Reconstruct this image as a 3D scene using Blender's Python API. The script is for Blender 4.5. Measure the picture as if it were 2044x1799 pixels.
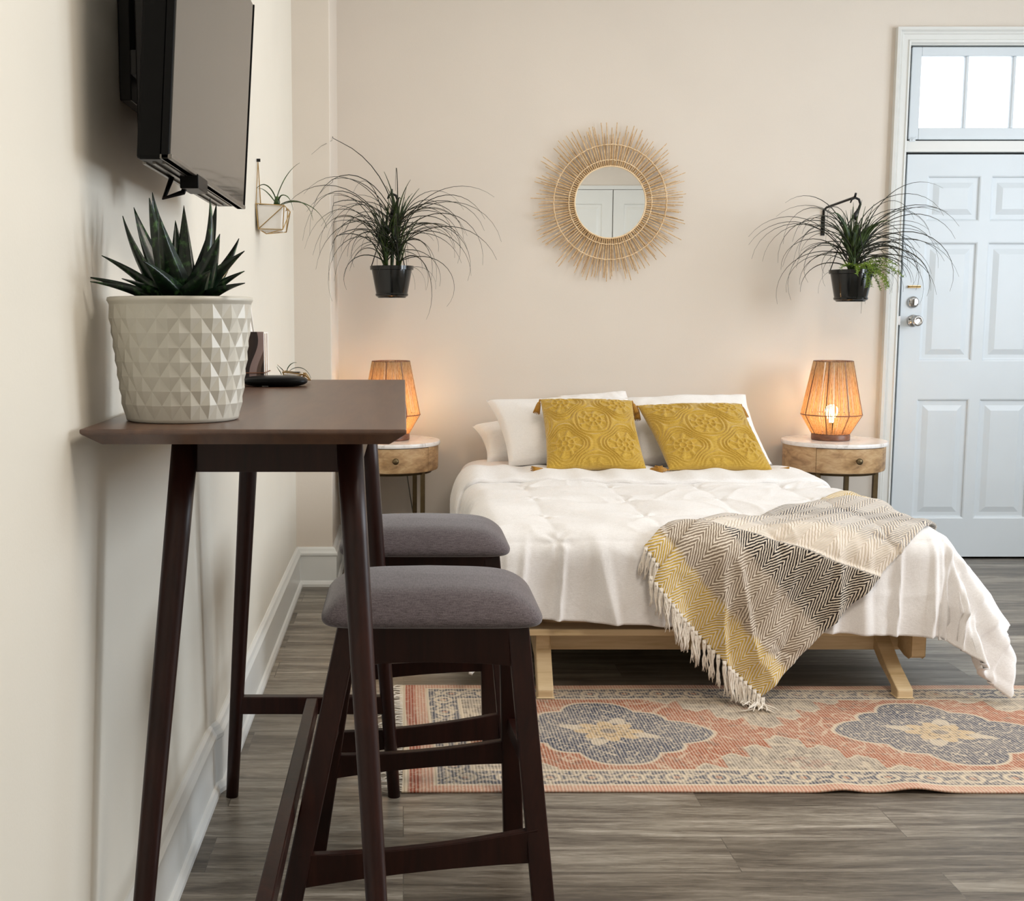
import bpy, math, random
import numpy as np
from mathutils import Vector, Matrix, noise
R = math.radians
PI = math.pi
sc = bpy.context.scene
for o in list(bpy.data.objects): bpy.data.objects.remove(o)
COL = sc.collection

# ------------------------------------------------------------------ camera
FPX, CX, CY, CH = 2350.0, 805.0, 899.5, 1.25
TH = math.atan((899.5 - 635) / FPX)
cam_d = bpy.data.cameras.new('camera')
cam = bpy.data.objects.new('camera', cam_d); COL.objects.link(cam)
cam.location = (0, 0, CH); cam.rotation_euler = (PI / 2 - TH, 0, 0)
cam_d.sensor_fit = 'HORIZONTAL'; cam_d.sensor_width = 36
cam_d.lens = 36 * FPX / 2044; cam_d.shift_x = (1022 - CX) / 2044
cam_d.clip_start = 0.05
sc.camera = cam

# ------------------------------------------------------------------ world, light, exposure
sc.view_settings.view_transform = 'Standard'
sc.view_settings.look = 'None'
sc.view_settings.gamma = 1.0
sc.view_settings.use_curve_mapping = False
sc.view_settings.exposure = 0.08
w = bpy.data.worlds.new('world'); sc.world = w; w.use_nodes = True
wn = w.node_tree
for n in list(wn.nodes): wn.nodes.remove(n)
wo = wn.nodes.new('ShaderNodeOutputWorld'); wb = wn.nodes.new('ShaderNodeBackground')
wb.inputs[0].default_value = (0.86, 0.93, 1.0, 1); wb.inputs[1].default_value = 3.0
wn.links.new(wb.outputs[0], wo.inputs[0])

def area(name, loc, rot, sx, sy, power, color, spread=None):
    d = bpy.data.lights.new(name, 'AREA'); d.shape = 'RECTANGLE'; d.size = sx; d.size_y = sy
    d.energy = power; d.color = color
    if spread: d.spread = spread
    o = bpy.data.objects.new(name, d); COL.objects.link(o)
    o.location = loc; o.rotation_euler = rot
    return o
# daylight through the two tall windows of the right wall
area('window_daylight', (4.55, 4.30, 1.85), (0, R(90), 0), 1.7, 1.1, 24, (0.74, 0.87, 1.0))
area('window_daylight', (4.55, 2.75, 1.85), (0, R(90), 0), 1.7, 1.1, 68, (0.88, 0.94, 1.0))
# warm fill lights added under the ceiling, no fixtures there
area('warm_fill_light', (1.4, 1.5, 3.22), (0, 0, 0), 1.0, 1.0, 46, (1.0, 0.90, 0.79))
area('warm_fill_light', (.9, 4.3, 3.22), (0, 0, 0), 1.0, 1.0, 11, (1.0, 0.92, 0.84))

# ------------------------------------------------------------------ material helpers
def srgb(r, g, b):
    f = lambda c: (c / 255) / 12.92 if c / 255 <= .04045 else ((c / 255 + .055) / 1.055) ** 2.4
    return (f(r), f(g), f(b), 1)

class NT:
    def __init__(s, name):
        s.m = bpy.data.materials.new(name); s.m.use_nodes = True; s.t = s.m.node_tree
        for n in list(s.t.nodes): s.t.nodes.remove(n)
        s.out = s.n('ShaderNodeOutputMaterial'); s.b = s.n('ShaderNodeBsdfPrincipled')
        s.l(s.b.outputs[0], s.out.inputs[0])
    def n(s, k, **kw):
        x = s.t.nodes.new(k)
        for a, v in kw.items(): setattr(x, a, v)
        return x
    def l(s, a, b): s.t.links.new(a, b)
    def set(s, sock, v):
        if hasattr(v, 'is_output'): s.l(v, sock)
        else: sock.default_value = v
    def math(s, op, a, b=0.0, c=None):
        x = s.n('ShaderNodeMath', operation=op); s.set(x.inputs[0], a); s.set(x.inputs[1], b)
        if c is not None: s.set(x.inputs[2], c)
        return x.outputs[0]
    def mix(s, f, a, b, mode='MIX'):
        x = s.n('ShaderNodeMix', data_type='RGBA', blend_type=mode)
        s.set(x.inputs[0], f); s.set(x.inputs[6], a); s.set(x.inputs[7], b); return x.outputs[2]
    def coord(s, which='Object', scale=(1, 1, 1), rot=(0, 0, 0)):
        tc = s.n('ShaderNodeTexCoord'); mp = s.n('ShaderNodeMapping')
        mp.inputs['Scale'].default_value = scale; mp.inputs['Rotation'].default_value = rot
        s.l(tc.outputs[which], mp.inputs[0]); return mp.outputs[0]
    def noise(s, vec, scale, detail=3, rough=.5, dist=0):
        x = s.n('ShaderNodeTexNoise'); s.l(vec, x.inputs['Vector'])
        x.inputs['Scale'].default_value = scale; x.inputs['Detail'].default_value = detail
        x.inputs['Roughness'].default_value = rough; x.inputs['Distortion'].default_value = dist
        return x.outputs['Fac']
    def ramp(s, f, stops):
        x = s.n('ShaderNodeValToRGB'); s.l(f, x.inputs[0]); e = x.color_ramp.elements
        while len(e) < len(stops): e.new(.5)
        for i, (p, c) in enumerate(stops): e[i].position = p; e[i].color = c
        return x.outputs[0]
    def bump(s, h, strength=.3, dist=.01):
        x = s.n('ShaderNodeBump'); x.inputs['Strength'].default_value = strength; x.inputs['Distance'].default_value = dist
        s.l(h, x.inputs['Height']); s.l(x.outputs[0], s.b.inputs['Normal'])
    def p(s, **kw):
        nm = {'col': 'Base Color', 'rough': 'Roughness', 'metal': 'Metallic', 'spec': 'Specular IOR Level', 'trans': 'Transmission Weight',
              'sheen': 'Sheen Weight', 'coat': 'Coat Weight', 'em': 'Emission Color', 'es': 'Emission Strength', 'ior': 'IOR', 'sub': 'Subsurface Weight'}
        for k, v in kw.items(): s.set(s.b.inputs[nm[k]], v)
        return s

def simple(name, col, rough=.5, metal=0, var=.06, nscale=30, bump=0, bscale=200, spec=.5, **kw):
    m = NT(name); v = m.coord()
    nz = m.noise(v, nscale, 3)
    dk = tuple(c * (1 - var * 2.2) for c in col[:3]) + (1,); lt = tuple(min(1, c * (1 + var)) for c in col[:3]) + (1,)
    m.p(col=m.ramp(nz, [(.3, dk), (.7, lt)]), rough=rough, metal=metal, spec=spec, **kw)
    if bump: m.bump(m.noise(v, bscale, 2), bump, .002)
    return m.m

M = {}
M['wall'] = simple('wall_paint_greige', srgb(222, 212, 200), .62, var=.012, nscale=2, bump=.12, bscale=160)
M['wall_l'] = simple('wall_paint_pale', srgb(229, 224, 212), .5, var=.012, nscale=2, bump=.1, bscale=160)
M['ceil'] = simple('ceiling_white', srgb(236, 234, 228), .8, var=.01, nscale=2)
M['trim'] = simple('trim_white_gloss', srgb(224, 225, 222), .32, var=.01, nscale=4)
M['door'] = simple('door_white_paint', srgb(214, 222, 228), .38, var=.012, nscale=4, bump=.05, bscale=60)
M['dark'] = simple('painted_gap_shade', srgb(20, 18, 16), .8)
M['blackp'] = simple('black_plastic', srgb(5, 5, 6), .4, var=.1, spec=.14)
M['blackg'] = simple('black_gloss_pot', srgb(12, 14, 14), .12, var=.1)
M['blackm'] = simple('black_iron', srgb(16, 14, 13), .45, metal=.3, var=.1)
M['silver'] = simple('silver_plastic', srgb(120, 116, 110), .35, metal=.7, var=.05)
M['nickel'] = simple('nickel', srgb(190, 190, 190), .18, metal=1, var=.03)
M['brass'] = simple('brass_gold', srgb(190, 160, 110), .28, metal=1, var=.05)
M['bronze'] = simple('antique_brass', srgb(112, 96, 70), .38, metal=.9, var=.08)
M['wglaze'] = simple('white_glazed_ceramic', srgb(196, 193, 182), .34, var=.015, nscale=8)
M['wmatte'] = simple('white_matte_ceramic', srgb(236, 233, 228), .5, var=.01)
M['soil'] = simple('potting_soil', srgb(40, 30, 22), .95, var=.3, nscale=90, bump=.8, bscale=150)
M['pine'] = None
M['tissue'] = simple('tissue_paper', srgb(246, 243, 240), .9, var=.01)
M['bulb'] = None

def wood(name, c1, c2, c3, rough=.4, scale=(3, 40, 40), big=1.5, coat=0, bump=.08, spec=.5):
    m = NT(name); v = m.coord('Object', scale)
    v2 = m.coord('Object', tuple(x * .22 for x in scale))
    a = m.noise(v, big, 6, .65, .8); b = m.noise(v2, big, 3, .5, 1.6)
    f = m.math('ADD', m.math('MULTIPLY', a, .6), m.math('MULTIPLY', b, .4))
    m.p(col=m.ramp(f, [(.34, c1), (.5, c2), (.66, c3)]), rough=rough, coat=coat, spec=spec)
    m.bump(a, bump, .002); return m.m
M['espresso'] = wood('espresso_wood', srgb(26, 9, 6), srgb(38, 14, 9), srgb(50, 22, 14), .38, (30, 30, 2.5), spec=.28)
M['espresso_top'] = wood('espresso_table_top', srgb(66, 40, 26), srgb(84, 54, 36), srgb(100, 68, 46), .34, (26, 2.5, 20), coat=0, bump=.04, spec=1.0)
M['pine'] = wood('pale_pine', srgb(196, 168, 124), srgb(214, 188, 146), srgb(226, 203, 164), .5, (3, 40, 40))
M['mango'] = wood('mango_wood', srgb(130, 98, 66), srgb(186, 150, 108), srgb(214, 184, 142), .42, (9, 9, 24), 1.6)
M['walnut'] = wood('walnut_base', srgb(92, 56, 40), srgb(120, 78, 56), srgb(140, 94, 68), .4, (10, 10, 40))

def mk_floor():
    m = NT('grey_vinyl_planks'); v = m.coord('Object')
    br = m.n('ShaderNodeTexBrick'); m.l(v, br.inputs['Vector'])
    br.offset = .37; br.offset_frequency = 2
    for k, x in (('Scale', 1), ('Mortar Size', .0012), ('Mortar Smooth', .2), ('Bias', 0), ('Brick Width', 1.22), ('Row Height', .182)): br.inputs[k].default_value = x
    br.inputs['Color1'].default_value = (0, 0, 0, 1); br.inputs['Color2'].default_value = (1, 1, 1, 1); br.inputs['Mortar'].default_value = (.5, .5, .5, 1)
    sep = m.n('ShaderNodeSeparateXYZ'); m.l(v, sep.inputs[0])
    tone = m.n('ShaderNodeSeparateColor'); m.l(br.outputs['Color'], tone.inputs[0])
    shift = m.math('MULTIPLY', tone.outputs[0], 13.0)
    cmb = m.n('ShaderNodeCombineXYZ')
    m.l(m.math('ADD', m.math('MULTIPLY', sep.outputs[0], 1.1), shift), cmb.inputs[0]); m.l(m.math('MULTIPLY', sep.outputs[1], 13), cmb.inputs[1]); m.l(shift, cmb.inputs[2])
    g = m.noise(cmb.outputs[0], 1.6, 8, .62, .9)
    cm2 = m.n('ShaderNodeCombineXYZ')
    m.l(m.math('ADD', m.math('MULTIPLY', sep.outputs[0], 9), shift), cm2.inputs[0]); m.l(m.math('MULTIPLY', sep.outputs[1], 110), cm2.inputs[1]); m.l(shift, cm2.inputs[2])
    g2 = m.noise(cm2.outputs[0], 1.2, 7, .68, 1.2)
    f = m.math('ADD', m.math('MULTIPLY', g, .58), m.math('MULTIPLY', g2, .42))
    c = m.ramp(f, [(.34, srgb(66, 58, 50)), (.44, srgb(104, 95, 84)), (.53, srgb(140, 132, 119)), (.60, srgb(166, 158, 146)), (.70, srgb(198, 191, 180))])
    c = m.mix(m.math('MULTIPLY', tone.outputs[0], .85), c, m.mix(1, c, srgb(172, 166, 160), 'MULTIPLY'))
    c = m.mix(m.math('MULTIPLY', br.outputs['Fac'], .55), c, srgb(60, 54, 48))
    m.p(col=c, rough=m.math('ADD', m.math('MULTIPLY', g2, .15), .27), spec=.5)
    m.bump(g2, .06, .002); return m.m
M['floor'] = mk_floor()

def fabric(name, c1, c2, scale=700, rough=.92, sheen=.3, bump=.35, wr=0, thread=1.0):
    m = NT(name); v = m.coord('Object', (1, 1, 1))
    a = m.noise(m.coord('Object', (1, .12, 1)), scale, 2); b = m.noise(m.coord('Object', (.12, 1, 1)), scale, 2)
    f = m.math('MULTIPLY', m.math('ADD', a, b), .5)
    m.p(col=m.ramp(f, [(.36, c1), (.62, c2)]), rough=rough, sheen=sheen, spec=.2)
    h = f
    if wr: h = m.math('ADD', m.math('MULTIPLY', f, .08), m.math('MULTIPLY', m.noise(v, 6, 6, .6, 1.2), wr))
    m.bump(h, bump, .01 if wr else .002); return m.m
M['seat'] = fabric('charcoal_linen', srgb(72, 64, 67), srgb(106, 97, 100), 520)
M['duvet'] = fabric('white_cotton_duvet', srgb(228, 224, 221), srgb(242, 239, 237), 500, .85, .2, .30, wr=1)
M['sheet'] = fabric('white_sheet', srgb(236, 224, 218), srgb(244, 234, 228), 500, .85, .2, .25, wr=1)  # pinkish cast of the light is put into this white
M['pillow'] = fabric('white_pillowcase', srgb(238, 234, 231), srgb(247, 244, 241), 500, .85, .2, .25, wr=.8)
M['mustard'] = fabric('mustard_tufted_cotton', srgb(170, 134, 44), srgb(204, 168, 72), 420, .95, .45, .5)
M['tassel'] = fabric('ochre_tassel_thread', srgb(150, 104, 34), srgb(186, 136, 52), 600)
M['ivory'] = fabric('ivory_yarn', srgb(222, 210, 194), srgb(242, 234, 222), 600)

def leafmat(name, a, b, c, rough=.35, sc_=(1, 1, 1), n=40, trans=0):
    m = NT(name); f = m.noise(m.coord('Object', sc_), n, 3, .6)
    m.p(col=m.ramp(f, [(.35, a), (.55, b), (.7, c)]), rough=rough, spec=.4); return m.m
M['aloe'] = leafmat('aloe_leaf', srgb(8, 20, 14), srgb(16, 36, 20), srgb(60, 92, 50), .3, (1, 1, 1), 90)
M['palm'] = leafmat('palm_leaf', srgb(30, 44, 16), srgb(48, 66, 24), srgb(74, 90, 40), .4)
M['palmdk'] = leafmat('palm_leaf_dark', srgb(24, 26, 16), srgb(38, 40, 24), srgb(54, 58, 34), .5)
M['fern'] = leafmat('fern_green', srgb(78, 104, 30), srgb(116, 142, 46), srgb(150, 172, 70), .6)
M['orchid'] = leafmat('orchid_leaf', srgb(34, 54, 20), srgb(56, 82, 32), srgb(88, 116, 52), .35)

def mk_marble():
    m = NT('white_marble'); v = m.coord()
    n = m.noise(v, 9, 7, .65, 2.2)
    m.p(col=m.ramp(n, [(.36, srgb(212, 206, 200)), (.45, srgb(238, 233, 229)), (.7, srgb(246, 243, 240))]), rough=.18); return m.m
M['marble'] = mk_marble()

def mk_twine():
    m = NT('jute_twine'); f = m.noise(m.coord('Object', (1, 1, .12)), 260, 4, .6)
    c = m.ramp(f, [(.35, srgb(214, 180, 138)), (.5, srgb(238, 212, 174)), (.65, srgb(248, 228, 198))])
    m.p(col=c, rough=.9, spec=.1)
    tr = m.n('ShaderNodeBsdfTranslucent'); m.l(c, tr.inputs[0])
    mx = m.n('ShaderNodeMixShader'); mx.inputs[0].default_value = .72
    m.l(m.b.outputs[0], mx.inputs[1]); m.l(tr.outputs[0], mx.inputs[2]); m.l(mx.outputs[0], m.out.inputs[0]); return m.m
M['twine'] = mk_twine()

def mk_emit(name, col, s):
    m = NT(name); m.p(col=(1, 1, 1, 1), em=col, es=s); return m.m
M['bulb'] = mk_emit('lit_bulb', (1.0, .66, .30, 1), 60)

def mk_glass():
    m = NT('window_glass'); g = m.n('ShaderNodeBsdfGlossy'); g.inputs['Roughness'].default_value = .02
    t = m.n('ShaderNodeBsdfTransparent'); fr = m.n('ShaderNodeFresnel'); fr.inputs[0].default_value = 1.45
    mx = m.n('ShaderNodeMixShader'); m.l(fr.outputs[0], mx.inputs[0]); m.l(t.outputs[0], mx.inputs[1]); m.l(g.outputs[0], mx.inputs[2])
    m.l(mx.outputs[0], m.out.inputs[0]); return m.m
M['glass'] = mk_glass()
def mk_mirror():
    m = NT('mirror_silver'); m.p(col=(.93, .95, .94, 1), metal=1.0, rough=.008); return m.m
M['mirror'] = mk_mirror()
M['screen'] = simple('tv_screen_glass', srgb(20, 18, 17), .06, var=.02, spec=.75)
M['rattan'] = wood('rattan_cane', srgb(170, 136, 92), srgb(208, 174, 128), srgb(236, 208, 166), .5, (40, 40, 40))
M['rattan_l'] = wood('rattan_binding', srgb(220, 190, 146), srgb(236, 208, 168), srgb(244, 222, 188), .5, (40, 40, 40))

# ------------------------------------------------------------------ mesh builder
class MB:
    def __init__(s): s.v = []; s.f = []
    def add(s, vs, fs):
        k = len(s.v); s.v += [tuple(p) for p in vs]; s.f += [tuple(i + k for i in f) for f in fs]; return s
    def box(s, x0, x1, y0, y1, z0, z1):
        return s.add([(x0, y0, z0), (x1, y0, z0), (x1, y1, z0), (x0, y1, z0), (x0, y0, z1), (x1, y0, z1), (x1, y1, z1), (x0, y1, z1)],
                     [(0, 3, 2, 1), (4, 5, 6, 7), (0, 1, 5, 4), (1, 2, 6, 5), (2, 3, 7, 6), (3, 0, 4, 7)])
    def hexa(s, b, t):
        return s.add(list(b) + list(t), [(0, 3, 2, 1), (4, 5, 6, 7), (0, 1, 5, 4), (1, 2, 6, 5), (2, 3, 7, 6), (3, 0, 4, 7)])
    def tube(s, pts, rad, n=8, cap=True, sx=1.0, closed=False):
        pts = [Vector(p) for p in pts]; k = len(pts)
        rad = rad if isinstance(rad, (list, tuple)) else [rad] * k
        up = None; vs = []
        for i, p in enumerate(pts):
            a = pts[i - 1] if (i > 0 or closed) else p; b = pts[(i + 1) % k] if (i < k - 1 or closed) else p
            t = (b - a).normalized() if (b - a).length > 1e-9 else Vector((0, 0, 1))
            if up is None: up = Vector((0, 0, 1)) if abs(t.z) < .9 else Vector((0, 1, 0))
            x = t.cross(up)
            if x.length < 1e-6: x = t.orthogonal()
            x.normalize(); y = x.cross(t).normalized(); up = y
            for j in range(n):
                an = 2 * PI * j / n; vs.append(p + x * math.cos(an) * rad[i] * sx + y * math.sin(an) * rad[i])
        fs = []
        for i in range(k if closed else k - 1):
            for j in range(n):
                a = i * n + j; b = i * n + (j + 1) % n; i2 = (i + 1) % k
                fs.append((a, b, i2 * n + (j + 1) % n, i2 * n + j))
        if cap and not closed: fs.append(tuple(reversed(range(n)))); fs.append(tuple((k - 1) * n + j for j in range(n)))
        return s.add(vs, fs)
    def lathe(s, prof, c=(0, 0, 0), n=48, capb=True, capt=True):
        vs = []; fs = []
        for r, z in prof:
            for j in range(n):
                a = 2 * PI * j / n; vs.append((c[0] + r * math.cos(a), c[1] + r * math.sin(a), c[2] + z))
        for i in range(len(prof) - 1):
            for j in range(n): fs.append((i * n + j, i * n + (j + 1) % n, (i + 1) * n + (j + 1) % n, (i + 1) * n + j))
        if capb: fs.append(tuple(reversed(range(n))))
        if capt: fs.append(tuple((len(prof) - 1) * n + j for j in range(n)))
        return s.add(vs, fs)
    def grid(s, fn, nu, nv):
        vs = [fn(i / nu, j / nv) for j in range(nv + 1) for i in range(nu + 1)]
        fs = [(j * (nu + 1) + i, j * (nu + 1) + i + 1, (j + 1) * (nu + 1) + i + 1, (j + 1) * (nu + 1) + i) for j in range(nv) for i in range(nu)]
        return s.add(vs, fs)
    def build(s, name, mat, parent=None, smooth=False, bevel=0, loc=None, solid=None, auto=None, sub=0):
        me = bpy.data.meshes.new(name); me.from_pydata(s.v, [], s.f); me.update()
        o = bpy.data.objects.new(name, me); COL.objects.link(o)
        me.materials.append(mat)
        if smooth: me.polygons.foreach_set('use_smooth', [True] * len(me.polygons))
        if auto is not None:
            me.polygons.foreach_set('use_smooth', [True] * len(me.polygons))
            try: me.set_sharp_from_angle(angle=R(auto))
            except Exception: pass
        if bevel:
            m = o.modifiers.new('bevel', 'BEVEL'); m.width = bevel; m.segments = 2; m.limit_method = 'ANGLE'; m.angle_limit = R(35)
        if solid:
            m = o.modifiers.new('solid', 'SOLIDIFY'); m.thickness = solid; m.offset = -1
        if sub:
            m = o.modifiers.new('sub', 'SUBSURF'); m.levels = sub; m.render_levels = sub
        if parent: o.parent = parent
        if loc: o.location = loc
        return o

def thing(name, label, cat, loc=(0, 0, 0), group=None):
    o = bpy.data.objects.new(name, None); COL.objects.link(o); o.location = loc; o.empty_display_size = .1
    o['label'] = label; o['category'] = cat
    if group: o['group'] = group
    return o
def tag(o, label, cat, group=None):
    o['label'] = label; o['category'] = cat
    if group: o['group'] = group
    return o
def struct(o): o['kind'] = 'structure'; return o
def rel(mb, c):
    mb.v = [(a - c[0], b - c[1], d - c[2]) for a, b, d in mb.v]; return mb

# ------------------------------------------------------------------ room shell
WX, WX2, BY, RX, RY, CZ = -.50, -.513, 6.03, 4.4, -.9, 3.3
struct(MB().box(-.8, RX + .2, RY - .2, BY + .25, -.1, 0).build('floor', M['floor']))
struct(MB().box(-.8, RX + .2, RY - .2, BY + .25, CZ, CZ + .1).build('ceiling', M['ceil']))
# left wall: plaster steps out a little past y=3.03
wl = MB()
prof = [(WX2, RY), (WX2, 2.96), (WX2 + .004, 2.985), (WX2 + .007, 3.005), (WX2 + .011, 3.022), (WX, 3.05), (WX, 5.45)]
for i in range(len(prof) - 1):
    (x0, y0), (x1, y1) = prof[i], prof[i + 1]
    wl.add([(x0, y0, 0), (x1, y1, 0), (x1, y1, CZ), (x0, y0, CZ)], [(0, 3, 2, 1)])
wl.box(-.75, WX2 - .004, RY, 5.45, 0, CZ)
struct(wl.build('wall_left', M['wall_l']))
# corner breast between left and back wall
struct(MB().box(-.75, -.330, 5.43, BY + .2, 0, CZ).build('wall_corner', M['wall'], bevel=.004))
# back wall with door + transom opening X 2.515..3.345, up to Z 2.60
DX0, DX1, DZ1 = 2.515, 3.345, 2.60
wb_ = MB().box(-.33, DX0, BY, BY + .14, 0, CZ); wb_.box(DX1, RX, BY, BY + .14, 0, CZ); wb_.box(DX0, DX1, BY, BY + .14, DZ1, CZ)
struct(wb_.build('wall_back', M['wall']))
# right wall with two window openings
wr = MB()
ys = [RY, 2.15, 3.35, 3.70, 4.90, BY + .14]
for i, (a, b) in enumerate(zip(ys[:-1], ys[1:])):
    if i in (1, 3): wr.box(RX, RX + .14, a, b, 0, .95); wr.box(RX, RX + .14, a, b, 2.75, CZ)
    else: wr.box(RX, RX + .14, a, b, 0, CZ)
struct(wr.build('wall_right', M['wall']))
struct(MB().box(-.8, RX + .14, RY - .14, RY, 0, CZ).build('wall_rear', M['wall']))

def baseboard(name, path, h=.185, nrm=1):
    """path: list of (x,y); profile extrudes to the left of travel"""
    pr_ = [(0, 0), (.030, 0), (.030, .012), (.024, .024), (.018, .028), (.018, .142), (.023, .148), (.023, .158), (.016, .168), (.012, .178), (.004, .185), (0, .185)]
    mb = MB(); n = len(pr_); k = len(path)
    P = [Vector((p[0], p[1])) for p in path]; vs = []
    for i in range(k):
        d0 = (P[i] - P[i - 1]).normalized() if i else (P[1] - P[0]).normalized()
        d1 = (P[i + 1] - P[i]).normalized() if i < k - 1 else d0
        n0 = Vector((d0.y, -d0.x)) * nrm; n1 = Vector((d1.y, -d1.x)) * nrm
        m = (n0 + n1); m = m / m.length * (1 / max(.3, math.cos(n0.angle(n1) / 2))) if m.length > 0 else n0
        for (u, z) in pr_: vs.append((P[i].x + m.x * u, P[i].y + m.y * u, z))
    fs = []
    for i in range(k - 1):
        for j in range(n - 1):
            a = i * n + j; fs.append((a, a + n, a + n + 1, a + 1))
    fs.append(tuple(range(n))); fs.append(tuple(reversed([(k - 1) * n + j for j in range(n)])))
    mb.add(vs, fs)
    return struct(mb.build(name, M['trim']))
baseboard('baseboard_left', [(WX2, RY), (WX2, 3.00), (WX, 3.03), (WX, 5.43)])
baseboard('baseboard_corner', [(WX, 5.43), (-.33, 5.43), (-.33, BY)])
baseboard('baseboard_back', [(-.33, BY), (2.44, BY)])
baseboard('baseboard_door', [(3.42, BY), (RX, BY)])
baseboard('baseboard_right', [(RX, BY), (RX, RY)])

# ---- door casing
def casing():
    mb = MB()
    prof = [(0, .0), (0, .030), (.014, .032), (.022, .020), (.030, .022), (.036, .016), (.058, .016), (.062, .022), (.072, .018), (.078, .004), (.078, 0)]
    W = .078; x0, x1, zt = DX0 - W + .004, DX1 + W - .004, DZ1 + W
    n = len(prof); vs = []
    for (cx_, cz_, sx, sz) in ((x0, 0, 1, 0), (x0, zt, 1, -1), (x1, zt, -1, -1), (x1, 0, -1, 0)):
        for u, d in prof: vs.append((cx_ + sx * u, BY - d, cz_ + sz * u))
    fs = []
    for i in range(3):
        for j in range(n - 1): a = i * n + j; fs.append((a, a + n, a + n + 1, a + 1))
    mb.add(vs, fs)
    # jamb lining, header rail between door and transom
    mb.box(DX0 - .003, DX0 + .004, BY - .004, BY + .14, 0, DZ1); mb.box(DX1 - .004, DX1 + .003, BY - .004, BY + .14, 0, DZ1)
    mb.box(DX0, DX1, BY - .004, BY + .14, DZ1 - .004, DZ1 + .003)
    mb.box(DX0, DX1, BY + .002, BY + .10, 2.078, 2.132)
    # stop behind the leaf, coloured near-black to paint shade into the gaps
    return struct(mb.build('trim_1', M['trim']))
casing()
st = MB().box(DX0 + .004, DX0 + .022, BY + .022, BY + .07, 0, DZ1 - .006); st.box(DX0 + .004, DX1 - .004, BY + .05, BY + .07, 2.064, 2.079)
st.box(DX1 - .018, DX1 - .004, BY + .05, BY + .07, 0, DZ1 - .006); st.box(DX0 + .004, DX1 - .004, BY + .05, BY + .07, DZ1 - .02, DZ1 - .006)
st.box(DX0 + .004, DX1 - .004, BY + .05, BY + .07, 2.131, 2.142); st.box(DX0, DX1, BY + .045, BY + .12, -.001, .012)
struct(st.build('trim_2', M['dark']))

# ---- door leaf with raised panels
def panel_door(mb, x0, x1, z0, z1, y, panels, t=.042):
    """front face at y facing -Y; panels list of (px0,px1,pz0,pz1)"""
    xs = sorted({x0, x1} | {p[0] for p in panels} | {p[1] for p in panels}); zs = sorted({z0, z1} | {p[2] for p in panels} | {p[3] for p in panels})
    for i in range(len(xs) - 1):
        for j in range(len(zs) - 1):
            a, b, c_, d = xs[i], xs[i + 1], zs[j], zs[j + 1]
            if any(p[0] <= a and b <= p[1] and p[2] <= c_ and d <= p[3] for p in panels): continue
            mb.add([(a, y, c_), (b, y, c_), (b, y, d), (a, y, d)], [(0, 1, 2, 3)])
    for (a, b, c_, d) in panels:
        rings = [(0, 0), (.006, .002), (.010, .009), (.016, .010), (.034, .010), (.058, .003), (.062, .002)]
        vs = []
        for (i_, dy) in rings: vs += [(a + i_, y + dy, c_ + i_), (b - i_, y + dy, c_ + i_), (b - i_, y + dy, d - i_), (a + i_, y + dy, d - i_)]
        fs = []
        for k in range(len(rings) - 1):
            for q in range(4): fs.append((k * 4 + q, k * 4 + (q + 1) % 4, (k + 1) * 4 + (q + 1) % 4, (k + 1) * 4 + q))
        k = (len(rings) - 1) * 4; fs.append((k, k + 1, k + 2, k + 3)); mb.add(vs, fs)
    mb.add([(x0, y, z0), (x1, y, z0), (x1, y, z1), (x0, y, z1), (x0, y + t, z0), (x1, y + t, z0), (x1, y + t, z1), (x0, y + t, z1)],
           [(4, 7, 6, 5), (0, 4, 5, 1), (1, 5, 6, 2), (2, 6, 7, 3), (3, 7, 4, 0)])
    return mb
lx0, lx1 = DX0 + .017, DX1 - .012
cols = ((lx0 + .105, lx0 + .375), (lx1 - .375, lx1 - .105))
rows = ((.215, .838), (1.030, 1.632), (1.735, 1.962))
dmb = panel_door(MB(), lx0, lx1, .014, 2.066, BY + .006, [(a, b, c_, d) for a, b in cols for c_, d in rows])
door = struct(dmb.build('door_1', M['door']))
KX = 2.592
def face_lathe(prof, x, y, z, n=32):
    mb = MB().lathe(prof, n=n); mb.v = [(x + a, y - c_, z + b) for a, b, c_ in mb.v]; return mb
face_lathe([(.031, 0), (.031, .004), (.026, .010), (.012, .014), (.011, .032), (.020, .040), (.027, .050), (.028, .058), (.024, .066), (.017, .069), (.0155, .066), (.010, .066)], KX + .004, BY + .006, 1.236).build('door_knob', M['nickel'], door, smooth=True)
db = face_lathe([(.030, 0), (.030, .006), (.026, .014), (.020, .018), (.004, .018)], KX, BY + .006, 1.330)
db.box(KX - .006, KX + .006, BY - .028, BY - .010, 1.314, 1.346)
db.build('deadbolt', M['nickel'], door, auto=40)
ch = MB().box(KX - .030, KX + .032, BY - .004, BY + .006, 1.402, 1.414); ch.tube([(KX - .028, BY - .008, 1.408), (KX + .030, BY - .008, 1.408)], .004, 8)
ch.build('slide_bolt', M['brass'], door)
MB().box(DX0 + .001, DX0 + .013, BY - .006, BY + .004, 1.215, 1.260).build('strike_plate', M['nickel'], door)
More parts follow.
